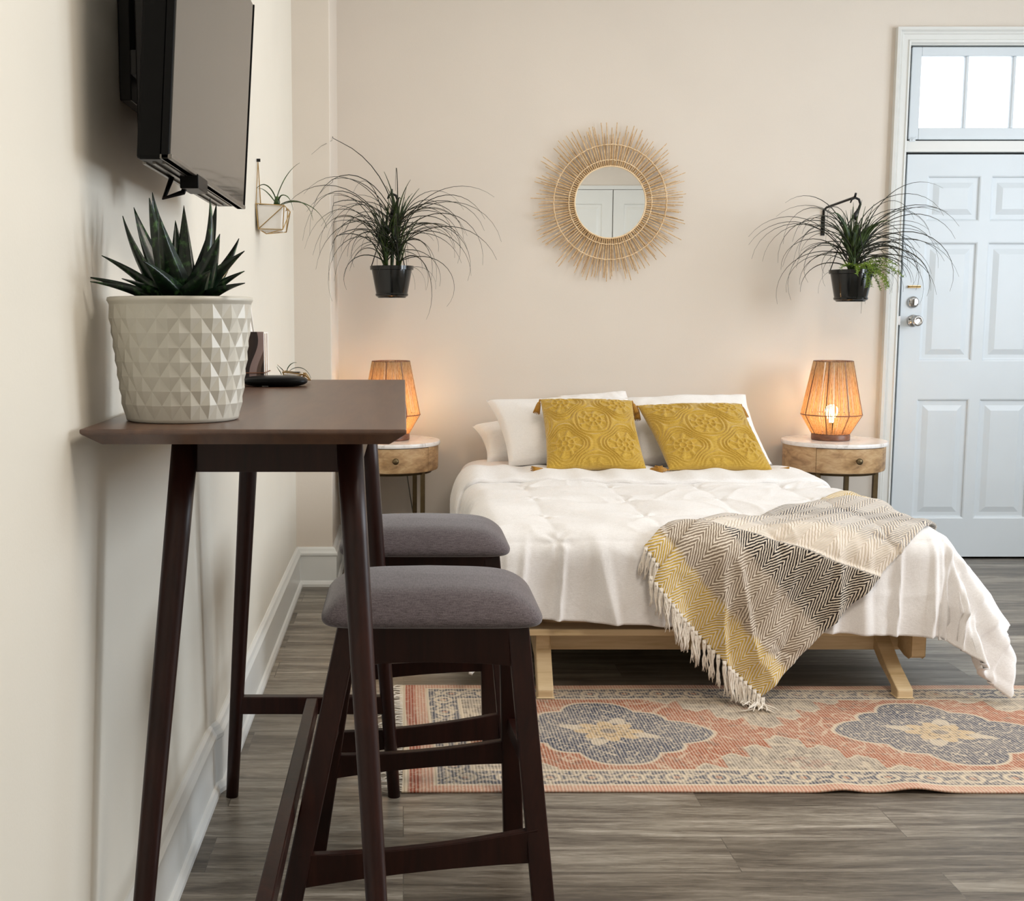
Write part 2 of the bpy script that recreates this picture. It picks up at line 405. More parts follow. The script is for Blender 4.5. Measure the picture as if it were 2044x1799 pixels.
# ---- transom
tx0, tx1, tz0, tz1 = DX0 + .018, DX1 - .012, 2.140, 2.590
panes = [(2.582, 2.806), (2.821, 3.042), (3.057, 3.280)]
pz0, pz1 = 2.197, 2.547
tm = MB(); y0, y1 = BY + .012, BY + .05
tm.box(tx0, panes[0][0], y0, y1, tz0, tz1); tm.box(panes[2][1], tx1, y0, y1, tz0, tz1)
tm.box(panes[0][0], panes[2][1], y0, y1, tz0, pz0); tm.box(panes[0][0], panes[2][1], y0, y1, pz1, tz1)
tm.box(panes[0][1], panes[1][0], y0 + .006, y1, pz0, pz1); tm.box(panes[1][1], panes[2][0], y0 + .006, y1, pz0, pz1)
tr = struct(tm.build('window_1', M['door'], bevel=.003))
for a, b in panes: MB().box(a - .003, b + .003, BY + .032, BY + .036, pz0 - .003, pz1 + .003).build('pane', M['glass'], tr)
lt_ = MB().box(tx0 + .002, tx0 + .03, BY - .002, BY + .012, 2.128, 2.141); lt_.tube([(tx0 + .012, BY - .003, 2.134), (tx0 + .032, BY - .003, 2.150)], .003)
lt_.build('transom_latch', M['door'], tr)
# porch ceiling outside, seen through the transom
struct(MB().box(1.0, 5.5, BY + .4, BY + 2.2, 3.05, 3.10).build('trim_3', M['ceil']))

# ---- tall closet doors on the rear wall (seen in the mirror) 
def closet():
    for k, (a, b) in enumerate(((1.22, 2.245), (2.255, 3.28))):
        t = .11
        mb = panel_door(MB(), a, b, .02, 2.615, 0, [(a + t, b - t, .25, 2.47)])
        mb.v = [(x, RY + .045 - y, z) for x, y, z in mb.v]; mb.f = [tuple(reversed(f)) for f in mb.f]
        o = struct(mb.build('door_%d' % (k + 2), M['trim']))
        o.modifiers.clear()
    f = MB().box(1.14, 1.215, RY, RY + .05, 0, 2.66); f.box(3.285, 3.36, RY, RY + .05, 0, 2.66); f.box(1.215, 3.285, RY, RY + .05, 2.62, 2.66)
    struct(f.build('trim_4', M['trim']))
closet()

# ------------------------------------------------------------------ bar table
def beam(mb, a, b, w0, w1, d0=None, d1=None, ax=(1, 0, 0)):
    """tapered rectangular bar from a to b, w along ax, d across"""
    a, b = Vector(a), Vector(b); d0 = d0 or w0; d1 = d1 or w1
    t = (b - a).normalized(); x = Vector(ax); x = (x - t * x.dot(t)).normalized(); y = t.cross(x)
    q = lambda p, w_, d_: [p - x * w_ / 2 - y * d_ / 2, p + x * w_ / 2 - y * d_ / 2, p + x * w_ / 2 + y * d_ / 2, p - x * w_ / 2 + y * d_ / 2]
    return mb.hexa(q(a, w0, d0), q(b, w1, d1))

def flatfoot(mb, z=0.0):
    mb.v = [(x, y, max(y_, z)) if False else (x, y, max(y_, z)) for x, y, y_ in mb.v]; return mb

TZ, TX0, TX1, TY0, TY1 = 1.08, -.498, .005, 1.80, 3.27
tc = (-.25, 2.5, 0)
bt = thing('bar_table', 'tall dark espresso wood bar table against the left wall, white faceted pot on it', 'table', tc)
tp = MB(); ch_ = .026; e = .004
tp.hexa([(TX0 + ch_, TY0 + ch_ * 1.1, TZ - .026), (TX1 - ch_, TY0 + ch_ * 1.1, TZ - .026), (TX1 - ch_, TY1 - ch_, TZ - .026), (TX0 + ch_, TY1 - ch_, TZ - .026)],
        [(TX0, TY0, TZ - .007), (TX1, TY0, TZ - .007), (TX1, TY1, TZ - .007), (TX0, TY1, TZ - .007)])
tp.v = tp.v[:4] + tp.v[4:] + [(TX0, TY0, TZ), (TX1, TY0, TZ), (TX1, TY1, TZ), (TX0, TY1, TZ)]
tp.f = [(0, 3, 2, 1), (0, 1, 5, 4), (1, 2, 6, 5), (2, 3, 7, 6), (3, 0, 4, 7), (4, 5, 9, 8), (5, 6, 10, 9), (6, 7, 11, 10), (7, 4, 8, 11), (8, 9, 10, 11)]
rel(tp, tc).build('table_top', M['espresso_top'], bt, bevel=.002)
LT = [(-.376, 2.03), (-.094, 2.03), (-.374, 2.90), (-.094, 2.90)]
LF = [(-.452, 1.80), (-.026, 1.80), (-.450, 2.975), (-.024, 2.975)]
for (a, b), (c_, d) in zip(LT, LF):
    m = MB(); n = 10; pts = []; rr = []
    for i in range(7):
        t = i / 6; pts.append((a + (c_ - a) * t, b + (d - b) * t, (TZ - .027) * (1 - t))); rr.append(.0235 - .0075 * t)
    m.tube(pts, rr, 16); m.v = [(x, y, max(0, z)) for x, y, z in m.v]
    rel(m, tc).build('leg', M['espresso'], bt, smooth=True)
ap = MB(); z0, z1 = .985, TZ - .026
ap.box(-.385, -.085, 2.02, 2.04, z0, z1); ap.box(-.385, -.085, 2.90, 2.92, z0, z1); ap.box(-.395, -.375, 2.03, 2.91, z0, z1); ap.box(-.095, -.075, 2.03, 2.91, z0, z1)
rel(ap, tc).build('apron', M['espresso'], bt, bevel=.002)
s1 = MB().box(-.430, -.045, 2.945, 2.972, .232, .278); rel(s1, tc).build('stretcher', M['espresso'], bt, bevel=.003)
s2 = MB().box(-.250, -.220, 1.86, 2.95, .236, .276); rel(s2, tc).build('stretcher', M['espresso'], bt, bevel=.003)
s3 = MB().box(-.425, -.045, 1.845, 1.870, .225, .270); rel(s3, tc).build('stretcher', M['espresso'], bt, bevel=.003)

# ------------------------------------------------------------------ stools
def make_stool():
    """local origin at floor under seat centre; long side along x"""
    t = thing('counter_stool', '', 'stool')
    W2, D2 = .225, .182
    def seat(u, v):
        # superellipse pillow with saddle
        th = u * 2 * PI; ph = (v - .5) * PI
        cx_, sx_ = math.cos(th), math.sin(th)
        sq = lambda c_, p: math.copysign(abs(c_) ** p, c_)
        x = sq(cx_, .20) * W2; y = sq(sx_, .22) * D2
        k = abs(math.cos(ph)) ** (.20 if ph > 0 else .14); q_ = max(0, math.sin(ph))
        kz = math.copysign(abs(math.sin(ph)) ** (.85 if ph > 0 else .62), math.sin(ph))
        tz = .045 if kz > 0 else .018
        X = x * k * (1 - .13 * q_); Y = y * k * (1 - .20 * q_)
        z = .650 + kz * tz
        if kz > 0: z += .014 * kz * max(0, 1 - (X / W2) ** 2 * .8 - (Y / D2) ** 2 * .8)
        return (X, Y, z)
    MB().grid(seat, 96, 32).build('seat', M['seat'], t, smooth=True)
    TP = [(-.165, -.10), (.175, -.10), (-.165, .10), (.175, .10)]
    FT = [(-.300, -.205), (.232, -.205), (-.262, .175), (.200, .175)]
    for (a, b), (c_, d) in zip(TP, FT):
        m = MB(); beam(m, (a, b, .645), (c_, d, -.004), .044, .046, .026, .030)
        m.v = [(x, y, max(0, z)) for x, y, z in m.v]
        m.build('leg', M['espresso'], t, bevel=.004)
    def P(i, z):
        k = (.645 - z) / .649; return Vector((TP[i][0] + (FT[i][0] - TP[i][0]) * k, TP[i][1] + (FT[i][1] - TP[i][1]) * k, z))
    # aprons under the seat
    def rail(i, j, zi, zj, h, th, arch=0, name='rail', conc=0):
        m = MB(); n = 12; A, B = P(i, zi), P(j, zj); vs = []
        dr = (B - A).normalized(); nn = Vector((dr.y, -dr.x, 0)).normalized() * th / 2
        for k in range(n + 1):
            q = k / n; p = A.lerp(B, q); up = -conc * 4 * q * (1 - q); lo = arch * 4 * q * (1 - q)
            for s_ in (-1, 1):
                vs.append(p + nn * s_ + Vector((0, 0, h / 2 + up))); vs.append(p + nn * s_ + Vector((0, 0, -h / 2 + lo)))
        fs = []
        for k in range(n):
            b = k * 4; fs += [(b, b + 4, b + 5, b + 1), (b + 2, b + 3, b + 7, b + 6), (b, b + 2, b + 6, b + 4), (b + 1, b + 5, b + 7, b + 3)]
        fs += [(0, 1, 3, 2), (n * 4, n * 4 + 2, n * 4 + 3, n * 4 + 1)]
        m.add(vs, fs).build(name, M['espresso'], t, bevel=.002)
    for i, j in ((0, 1), (2, 3)): rail(i, j, .592, .592, .105, .018, arch=.010, name='seat_rail')
    for i, j in ((0, 2), (1, 3)): rail(i, j, .605, .605, .085, .018, arch=.0, name='seat_rail')
    rail(0, 1, .135, .187, .072, .020, arch=.008, conc=.012, name='footrest')
    rail(2, 3, .225, .265, .058, .020, arch=.008, conc=.010, name='footrest')
    for i, j in ((0, 2), (1, 3)): rail(i, j, .33, .33, .035, .018, name='stretcher')
    return t
def copy_thing(r, label):
    c_ = r.copy(); COL.objects.link(c_); c_['label'] = label
    for ch in r.children:
        d = ch.copy(); COL.objects.link(d); d.parent = c_
        for g in ch.children:
            k = g.copy(); COL.objects.link(k); k.parent = d
    return c_
st1 = make_stool(); st1.location = (.058, 2.463, 0)
st1['label'] = 'near stool with charcoal fabric seat, in front of the other stool'
st1['group'] = 'grey upholstered stools at the bar table'
st2 = copy_thing(st1, 'farther stool with charcoal fabric seat, partly hidden behind the near stool'); st2.location = (.056, 3.17, 0)

# ------------------------------------------------------------------ rug
rx0, rx1, ry0, ry1 = -.006, 2.42, 2.993, 3.895
RL, RW = rx1 - rx0, ry1 - ry0
rug = thing('area_rug', 'faded salmon and blue medallion runner rug on the floor at the foot of the bed', 'rug', (rx0, ry0, 0))
def rug_mesh():
    nx, ny = 980, 364
    X, Y = np.meshgrid(np.linspace(0, RL, nx + 1), np.linspace(0, RW, ny + 1))
    Z = .006 + .0015 * np.sin(X * 7 + 1) * np.sin(Y * 9)
    # small ripple on the front edge near x=1.2
    Z += .012 * np.exp(-((X - 1.36) / .07) ** 2) * np.exp(-(Y / .10) ** 2) + .008 * np.exp(-((X - 1.17) / .05) ** 2) * np.exp(-(Y / .08) ** 2)
    Z[0, :] -= .0
    me = bpy.data.meshes.new('pile')
    V = np.stack([X + .006 * np.sin(Y * 6), Y + .004 * np.sin(X * 3.1), Z], -1).reshape(-1, 3)
    i = np.arange(nx)[None, :] + (np.arange(ny) * (nx + 1))[:, None]
    F = np.stack([i, i + 1, i + nx + 2, i + nx + 1], -1).reshape(-1, 4)
    me.vertices.add(len(V)); me.vertices.foreach_set('co', V.ravel())
    me.loops.add(F.size); me.loops.foreach_set('vertex_index', F.ravel().astype(np.int32))
    me.polygons.add(len(F)); me.polygons.foreach_set('loop_start', np.arange(len(F), dtype=np.int32) * 4)
    me.polygons.foreach_set('loop_total', np.full(len(F), 4, dtype=np.int32)); me.update(); me.validate()
    rs = np.random.RandomState(5)
    def vnoise(sx, sy, seed):
        r = np.random.RandomState(seed); gx, gy = int(RL / sx) + 3, int(RW / sy) + 3; g = r.rand(gy, gx)
        u, v = X / sx, Y / sy; a = np.floor(u).astype(int); b = np.floor(v).astype(int); fu, fv = u - a, v - b
        fu = fu * fu * (3 - 2 * fu); fv = fv * fv * (3 - 2 * fv)
        return (g[b, a] * (1 - fu) + g[b, a + 1] * fu) * (1 - fv) + (g[b + 1, a] * (1 - fu) + g[b + 1, a + 1] * fu) * fv
    c3 = lambda r, g, b: np.array(srgb(r, g, b)[:3])
    salmon, navy, cream, grey, sand, dk = c3(182, 110, 72), c3(72, 84, 110), c3(226, 214, 194), c3(184, 178, 166), c3(214, 190, 150), c3(84, 78, 76)
    C = np.tile(salmon, (ny + 1, nx + 1, 1))
    def put(mask, col, k=1.0):
        m = (np.clip(mask, 0, 1) * k)[..., None]; C[:] = C * (1 - m) + col * m
    sm = lambda d, e_=.004: np.clip(.5 - d / e_, 0, 1)     # d<0 inside
    # scribble vines over the field
    vine = np.abs(np.sin(X * 46 + 3 * np.sin(Y * 31) + 5 * vnoise(.06, .06, 3)) + np.sin(Y * 52 + 3 * np.sin(X * 27)) * .9)
    put(sm(vine - .17, .12), cream, .55)
    put((vnoise(.016, .016, 4) > .80).astype(float), dk, .35)
    yc = RW / 2
    per = 1.0; mx0 = .625
    # grey-cream spandrels between medallions, front and back
    for k in range(-1, 3):
        cxs = mx0 + per * (k + .5)
        for sgn in (-1, 1):
            dy_ = (yc - sgn * (Y - yc)) if False else (Y if sgn < 0 else RW - Y)
            hgt = .405 - .075 * np.round(np.abs(X - cxs) / .085 - .1) + .014 * np.cos((X - cxs) * 70) + .02 * (vnoise(.03, .03, 41) - .5)
            hgt = np.where(np.abs(X - cxs) < .33, hgt, -1)
            put(sm(dy_ - hgt, .006), grey, .92)
            d2 = dy_ - hgt
            put(sm(np.abs(d2 + .006) - .004, .004), cream, .8)
            put(sm(np.abs(X - cxs) / .10 + np.abs(dy_ - .20) / .055 - 1, .1) * (vnoise(.012, .012, 8) > .45), c3(176, 140, 126), .7)
            m = sm(d2 + .02, .02) * (vnoise(.011, .013, 9) > .62); put(m, dk, .40)
            m = sm(d2 + .02, .02) * (vnoise(.02, .02, 19) > .66); put(m, cream, .6)
    # navy medallions with lobed outline
    for k in range(-1, 3):
        cxm = mx0 + per * k; u = X - cxm; v = Y - yc
        th = np.arctan2(v / .27, u / .31); rr = np.hypot(u / .31, v / .27)
        edge = 1 / (np.abs(np.cos(th)) ** 1.08 + np.abs(np.sin(th)) ** 1.08) ** (1 / 1.08)
        edge = edge * (.98 + .13 * np.abs(np.sin(th * 6)) ) + .05 * np.exp(-(th / .12) ** 2) + .05 * np.exp(-((np.abs(th) - PI) / .12) ** 2)
        d = rr - edge
        put(sm(d, .02), navy); put(sm(np.abs(d) - .022, .02), cream, .85)
        vn = np.abs(np.sin(u * 95 + 4 * np.sin(v * 60)) + np.sin(v * 88 + 4 * np.sin(u * 57)))
        put(sm(d + .06, .03) * sm(vn - .20, .15), cream, .75)
        # sand flower in the centre
        r2 = np.hypot(u / 1.25, v); t2 = np.arctan2(v, u / 1.25)
        pet = .085 * (.62 + .38 * np.abs(np.cos(t2 * 4)) ) + .0
        put(sm(r2 - pet, .006), sand, .95); put(sm(np.abs(r2 - pet * .55) - .004, .004), dk, .6)
        pet2 = .125 * np.abs(np.cos(t2 * 2 + PI / 4)) ** 3
        put(sm(r2 - pet2, .006) * sm(np.abs(r2 - .10) - .03, .01), cream, .8)
        put(sm(r2 - .02, .006), navy, .7)
    # borders: distance from the long edges and the ends
    dl = np.minimum(Y, RW - Y); de = np.minimum(X, RL - X)
    inner = np.minimum(dl, de - .05)
    band = lambda a, b, D=inner: sm(a - D, .004) * sm(D - b, .004)
    put(sm(inner - .150, .004), cream)
    put(band(.045, .140), navy, .88)
    per2 = .115
    along = np.where(dl < de - .05, X, Y)
    ph_ = (along / per2) % 1 - .5; off_ = inner - .0925
    fl = np.hypot(ph_ * per2, off_)
    put(sm(np.abs(fl - .026) - .006, .005), cream, .9); put(sm(fl - .010, .005), c3(206, 160, 132), .8)
    ph3 = ((along / per2 + .5) % 1 - .5) * per2
    put(sm(np.abs(np.abs(off_) - .012 - np.abs(ph3) * .5) - .006, .006) * sm(np.abs(ph3) - .026, .005), cream, .8)
    put(sm(inner - .15, .004) * (vnoise(.010, .012, 14) > .64), cream, .65)
    put(band(.036, .046), cream); put(band(.138, .150), cream, .8)
    put(sm(inner - .036, .004), c3(214, 174, 154))
    put(sm(de - .05, .004) * sm(.018 - de, .004), c3(184, 108, 82)); put(sm(de - .018, .004), cream)
    # worn fade
    fade = np.clip(vnoise(.22, .16, 21) * .5 + vnoise(.05, .05, 22) * .3, 0, 1)
    put(fade, c3(214, 203, 188), .55)
    put((vnoise(.008, .008, 31) > .72).astype(float), cream, .35)
    ca = me.color_attributes.new('dye', 'FLOAT_COLOR', 'POINT')
    A = np.concatenate([C, np.ones((ny + 1, nx + 1, 1))], -1).astype(np.float32); ca.data.foreach_set('color', A.ravel())
    me.polygons.foreach_set('use_smooth', [True] * len(me.polygons))
    o = bpy.data.objects.new('rug_body', me); COL.objects.link(o); o.parent = rug
    m = NT('runner_weave'); at = m.n('ShaderNodeAttribute', attribute_name='dye')
    v = m.coord('Object'); sp = m.n('ShaderNodeSeparateXYZ'); m.l(v, sp.inputs[0])
    ls = m.math('MULTIPLY_ADD', m.math('SINE', m.math('MULTIPLY', sp.outputs[0], 2 * PI / .0095)), .5, .5)
    jit = m.noise(m.coord('Object', (130, 22, 1)), 1.0, 2)
    ls = m.math('ADD', ls, m.math('MULTIPLY', m.math('SUBTRACT', jit, .5), 1.1))
    f = m.ramp(ls, [(.38, (0, 0, 0, 1)), (.72, (1, 1, 1, 1))])
    sc2 = m.n('ShaderNodeSeparateColor'); m.l(f, sc2.inputs[0])
    col = m.mix(m.math('MULTIPLY', sc2.outputs[0], .72), at.outputs['Color'], srgb(232, 220, 206))
    col = m.mix(.62, col, m.mix(1, col, at.outputs['Color'], 'MULTIPLY'))
    m.p(col=col, rough=.95, spec=.1); m.bump(ls, .35, .002)
    me.materials.append(m.m)
    mo = o.modifiers.new('solid', 'SOLIDIFY'); mo.thickness = .005; mo.offset = -1
    return o
rug_mesh()
random.seed(3)
fr = MB()
for i in range(70):
    y = RW * (i + .5) / 70 + random.uniform(-.004, .004)
    L = random.uniform(.05, .085); a = random.uniform(-.5, .5)
    pts = [(.004, y, .006)] + [(-L * k / 4, y + a * L * (k / 4) ** 2 + random.uniform(-.006, .006), .004 + random.uniform(0, .006)) for k in range(1, 5)]
    fr.tube(pts, [.0022, .0022, .002, .0017, .001], 4)
fr.build('rug_fringe', M['ivory'], rug)

# ------------------------------------------------------------------ bed
BX,BHW,BY0,BY1,BZ=1.045,.79,5.90,3.78,.545   # centre x, half width, head y, foot y, top z
RAD=.085
def duvet(a,b,off=0.0,wr=1.0):
    """a: across from centre, b: distance from head toward foot -> x,y,z"""
    L=BY0-BY1
    ea=max(abs(a)-(BHW-RAD),0.0); eb=max(b-(L-RAD),0.0)
    e=math.hypot(ea,eb); sg=1.0 if a>0 else -1.0
    bx=max(-(BHW-RAD),min(BHW-RAD,a)); by=min(b,L-RAD)
    r=RAD+off
    puff=0.0
    if wr:
        u=a/.36+.5; v=b/.36+.15
        puff=.012*abs(math.sin(math.pi*u)*math.sin(math.pi*v))**.5*wr
        tu=(u%1)-.5; tv=(v%1)-.5
        tr=min(math.hypot((abs((u+.5)%1-.5))*.36,(abs((v+.5)%1-.5))*.36),9)
        ta=math.atan2(((v+.5)%1)-.5,((u+.5)%1)-.5)
        puff+=wr*(-.007*math.exp(-(tr/.012)**2)+.0035*math.sin(ta*5+u*3)*math.exp(-((tr-.03)/.03)**2))
        n1=noise.noise(Vector((a*5.5+3*noise.noise(Vector((a*2,b*2,0))),b*3.2,1.3))); n2=noise.noise(Vector((a*11,b*9,4.1)))
        puff+=wr*(.0042*(1-abs(n1)*2.2)**3*(1 if abs(n1)<.45 else 0)+.003*n2)
        puff+=wr*(.004*math.sin(9*a+5*b)+.003*math.sin(17*a-11*b+1)+.0025*math.sin(31*b+6*a))
    if e<=0: return (BX+bx,BY0-by,BZ+off+puff)
    dx,dy=ea/e*sg,eb/e
    if dx>0: ph=.10+.50*dx*dx
    elif dx<0: ph=.10-.02*dx*dx
    else: ph=.10
    arc=RAD*math.pi/2
    if e<arc:
        t=e/RAD*(1-ph*2/math.pi)
        ho=r*math.sin(t); dr=RAD*(1-math.cos(t))-off*math.cos(t)+0
    else:
        t=(math.pi/2-ph); x0=r*math.sin(t); d0=RAD*(1-math.cos(t))-off*math.cos(t)
        ho=x0+(e-arc)*math.sin(ph); dr=d0+(e-arc)*math.cos(ph)
    k=min(e/.3,1.0)
    if wr:
        ang=math.atan2(dy,dx)
        rp=.020*k*math.sin(ang*13+1.0)*(abs(dx*dy)*2)
        nf=noise.noise(Vector((a*9,b*1.2,7)))
        rp+=k*wr*abs(dy)*(.010*math.sin(15*a+.8*math.sin(7*a))+.005*math.sin(37*a+2)+.022*max(0,1-abs(nf)*5)-.006)
        rp+=k*wr*abs(dx)*(.012*math.sin(13*b+1)+.006*math.sin(29*b)+.014*max(0,1-abs(noise.noise(Vector((b*7,a*1.0,2))))*4)-.006)
        ho+=rp+puff*.8
        dr-=puff*(1-min(e/arc,1))
    return (BX+bx+dx*ho,BY0-by-dy*ho,BZ-dr)
def hb(a): # front overhang
    return .275+.035*(a/.8)

bc = (BX, 4.9, 0)
bed = thing('bed', 'low pale pine platform bed with white mattress and bedding, centred on the back wall', 'bed', bc)
fr = MB()
fr.box(BX - .755, BX + .735, BY1 + .02, BY1 + .11, .205, .228)
for k in range(1, 14): y = BY1 + .02 + k * .155; fr.box(BX - .755, BX + .735, y, y + .085, .205, .228)
rel(fr, bc).build('slat_deck', M['pine'], bed, bevel=.003)
for sx in (-1, 1):
    xb = .470 if sx < 0 else 1.735; x0, x1 = xb - .023, xb + .023
    m = MB(); Y0, Y1 = BY1 + .085, 5.85
    outl = [(Y0, .205), (Y0, .118), (Y0 + .02, .105), (Y0 + .06, .108), (Y0 + .24, .160), (Y1 - .24, .160), (Y1 - .05, .105), (Y1, .11), (Y1, .205)]
    n = len(outl); vs = [(x0, a, b) for a, b in outl] + [(x1, a, b) for a, b in outl]
    m.add(vs, [tuple(range(n)), tuple(reversed(range(n, 2 * n)))] + [(i, (i + 1) % n + 0, (i + 1) % n + n, i + n) for i in range(n)][::1])
    rel(m, bc).build('side_beam', M['pine'], bed, bevel=.003)
def bedleg(xt, xf, yt, yf, zt):
    m = MB(); xs = .052
    path = [(xt, yt, zt), (xt + (xf - xt) * .55, yt + (yf - yt) * .55, zt * .50), (xf, yf, .035), (xf, yf - .004, .0085 if yf < 4 else 0)]
    vs = []
    for (x, y, z), dpt in zip(path, (.075, .072, .060, .055)):
        vs += [(x - xs / 2, y - dpt / 2, z), (x + xs / 2, y - dpt / 2, z), (x + xs / 2, y + dpt / 2, z), (x - xs / 2, y + dpt / 2, z)]
    fs = [(3, 2, 1, 0), (12, 13, 14, 15)]
    for k in range(3):
        for q in range(4): fs.append((k * 4 + q, (k + 1) * 4 + q, (k + 1) * 4 + (q + 1) % 4, k * 4 + (q + 1) % 4))
    m.add(vs, [tuple(reversed(f)) for f in fs]); rel(m, bc).build('leg', M['pine'], bed, bevel=.004)
bedleg(.474, .468, 3.96, 3.785, .205); bedleg(1.655, 1.650, 4.02, 3.785, .165)
bedleg(.474, .468, 5.45, 5.62, .205); bedleg(1.655, 1.650, 5.40, 5.62, .165)
m = MB().box(.49, 1.72, 3.975, 4.0, .108, .165); rel(m, bc).build('cross_rail', M['pine'], bed, bevel=.003)
m = MB().box(.49, 1.72, 5.40, 5.425, .108, .165); rel(m, bc).build('cross_rail', M['pine'], bed, bevel=.003)

def rbox(x0, x1, y0, y1, z0, z1, r, n=6):
    """rounded box as superellipsoid-free shell: grid of angles"""
    def fn(u, v):
        th = u * 2 * PI; ph = (v - .5) * PI
        sq = lambda c_, p: math.copysign(abs(c_) ** p, c_)
        x = sq(math.cos(th), r) * abs(math.cos(ph)) ** (r * 1.2); y = sq(math.sin(th), r) * abs(math.cos(ph)) ** (r * 1.2); z = sq(math.sin(ph), .42)
        yy = (y0 + y1) / 2 + y * (y1 - y0) / 2; q = min(1, max(0, (yy - 5.38) / .22)); q = q * q * (3 - 2 * q)
        return ((x0 + x1) / 2 + x * (x1 - x0) / 2, yy, (z0 + z1) / 2 + z * (z1 - z0) / 2 + .034 * q * max(0, z))
    return MB().grid(fn, 120, 30)
mt = rbox(BX - .775, BX + .775, BY1 + .07, 5.95, .229, .528, .14)
rel(mt, bc).build('mattress', M['sheet'], bed, smooth=True)

# duvet: draped quilt, laid on the bed: a thing of its own
dc = (BX, 4.6, .5)
LB = BY0 - BY1
def dfn(u, v):
    a = -BHW - .33 + (2 * BHW + .33 + .40) * u
    b = .50 + (LB + hb(a) - .50) * v
    return duvet(a, b)
dvm = MB().grid(dfn, 300, 260); dvm.f = [tuple(reversed(f)) for f in dvm.f]
dv = rel(dvm, dc).build('duvet', M['duvet'], None, smooth=True, solid=.022, loc=dc)
tag(dv, 'white puffy duvet draped over the foot and sides of the bed', 'duvet')
# turned-back top band of the duvet
def ffn(u, v):
    a = -BHW - .30 + (2 * BHW + .62) * u - (.10 * v if u < .02 else 0)
    b0 = .48 + .03 * math.sin(a * 3) ; b1 = .93 + .03 * math.sin(a * 4 + 1) - .10 * max(0, -a - .75) * 3
    b = b0 + (b1 - b0) * v + (.22 * max(0, -a - .80) / .3 * v)
    lift = .020 * math.sin(PI * min(1, v * 1.0)) ** .5 + .014
    lift += .006 * math.sin(a * 19 + v * 4) * math.sin(PI * v) + .004 * math.sin(a * 41)
    return duvet(a, b, off=lift, wr=.3)
fdm = MB().grid(ffn, 220, 30); fdm.f = [tuple(reversed(f)) for f in fdm.f]
fd = rel(fdm, dc).build('turned_back_hem', M['duvet'], dv, smooth=True, solid=.02)

# ------------------------------------------------------------------ pillows and cushions from four corners
def puffy(corners, thick, n=40, edge=.34, patt=None, seed=0, wrk=.006, pinch=.08):
    """corners: bottom-left, bottom-right, top-right, top-left. closed pillow mesh"""
    A, B, C_, D = [Vector(p) for p in corners]
    nrm = ((B - A).cross(D - A)).normalized(); mb = MB()
    def surf(sg):
        def fn(u, v):
            # pinch sides inwards between the corners
            uu = u + (0.5 - u) * pinch * 4 * v * (1 - v) * abs(2 * u - 1) ** 3 * 1.0
            vv = v + (0.5 - v) * pinch * 4 * u * (1 - u) * abs(2 * v - 1) ** 3 * 1.0
            p = A * (1 - uu) * (1 - vv) + B * uu * (1 - vv) + C_ * uu * vv + D * (1 - uu) * vv
            h_ = (max(0, 16 * u * (1 - u) * v * (1 - v))) ** edge * thick / 2
            k = min(1, h_ / (thick * .3))
            w_ = noise.noise(Vector((u * 3 + seed, v * 3, seed))) * wrk * 1.6 + abs(noise.noise(Vector((u * 7 + seed, v * 5, 3)))) * wrk
            if patt and sg > 0: w_ += patt(u, v)
            return p + nrm * sg * (h_ + k * w_)
        return fn
    mb.grid(surf(1), n, n); k = len(mb.v); mb.grid(surf(-1), n, n)
    mb.f = mb.f[:n * n] + [tuple(reversed(f)) for f in mb.f[n * n:]]
    return mb
def dist_pat(u, v):
    """height of the scrolling tufted relief: nested channels round a lattice of rosettes"""
    x = u * 1.62 + .19; y = v * 1.62 + .10
    G = math.cos(2 * PI * x) + math.cos(2 * PI * y) + .22 * math.cos(4 * PI * x) * math.cos(4 * PI * y)
    if abs(G) < .95:
        return .0075 * (.5 + .5 * math.cos(2 * PI * G * 2.6)) ** .8
    k = 0 if G > 0 else .5
    fx = ((x + k + .5) % 1) - .5; fy = ((y + k + .5) % 1) - .5
    r = math.hypot(fx, fy); t = math.atan2(fy, fx)
    h = max(0, math.cos(t * 8 + 9 * r)) * (1 if r > .05 else 0) + math.exp(-((r - .15) / .014) ** 2) + math.exp(-((r - .055) / .014) ** 2)
    return .0070 * min(1, h)
def pillow(name, corners, thick, label, mat, seed, cat='pillow', group=None, edge=.34, patt=None, n=44, pinch=.08, wrk=.010):
    mb = puffy(corners, thick, n, edge, patt, seed, wrk=wrk, pinch=pinch); c0 = [sum(p[i] for p in corners) / 4 for i in range(3)]
    o = rel(mb, c0).build(name, mat, None, smooth=True, loc=c0); tag(o, label, cat, group); return o
G = 'white sleeping pillows'
# corners: BL, BR, TR, TL
pillow('sleeping_pillow', [(.405, 5.66, .555), (1.02, 5.66, .56), (1.02, 5.90, .80), (.345, 5.88, .71)], .15, 'white pillow lowest at the left end, mostly under the other left pillow', M['pillow'], 1, group=G)
pillow('sleeping_pillow', [(.49, 5.42, .565), (1.06, 5.44, .57), (1.10, 5.70, .86), (.40, 5.68, .855)], .16, 'white pillow leaning behind the left mustard cushion, its bare left end showing', M['pillow'], 2, group=G)
pillow('sleeping_pillow', [(.74, 5.80, .66), (1.22, 5.80, .66), (1.12, 5.93, .885), (.78, 5.93, .86)], .11, 'white pillow peeking out just above the top of the left mustard cushion', M['pillow'], 3, group=G)
pillow('sleeping_pillow', [(1.08, 5.44, .57), (1.72, 5.44, .57), (1.665, 5.72, .88), (1.06, 5.72, .86)], .16, 'white pillow behind the right mustard cushion, filling the gap between the cushions', M['pillow'], 4, group=G)
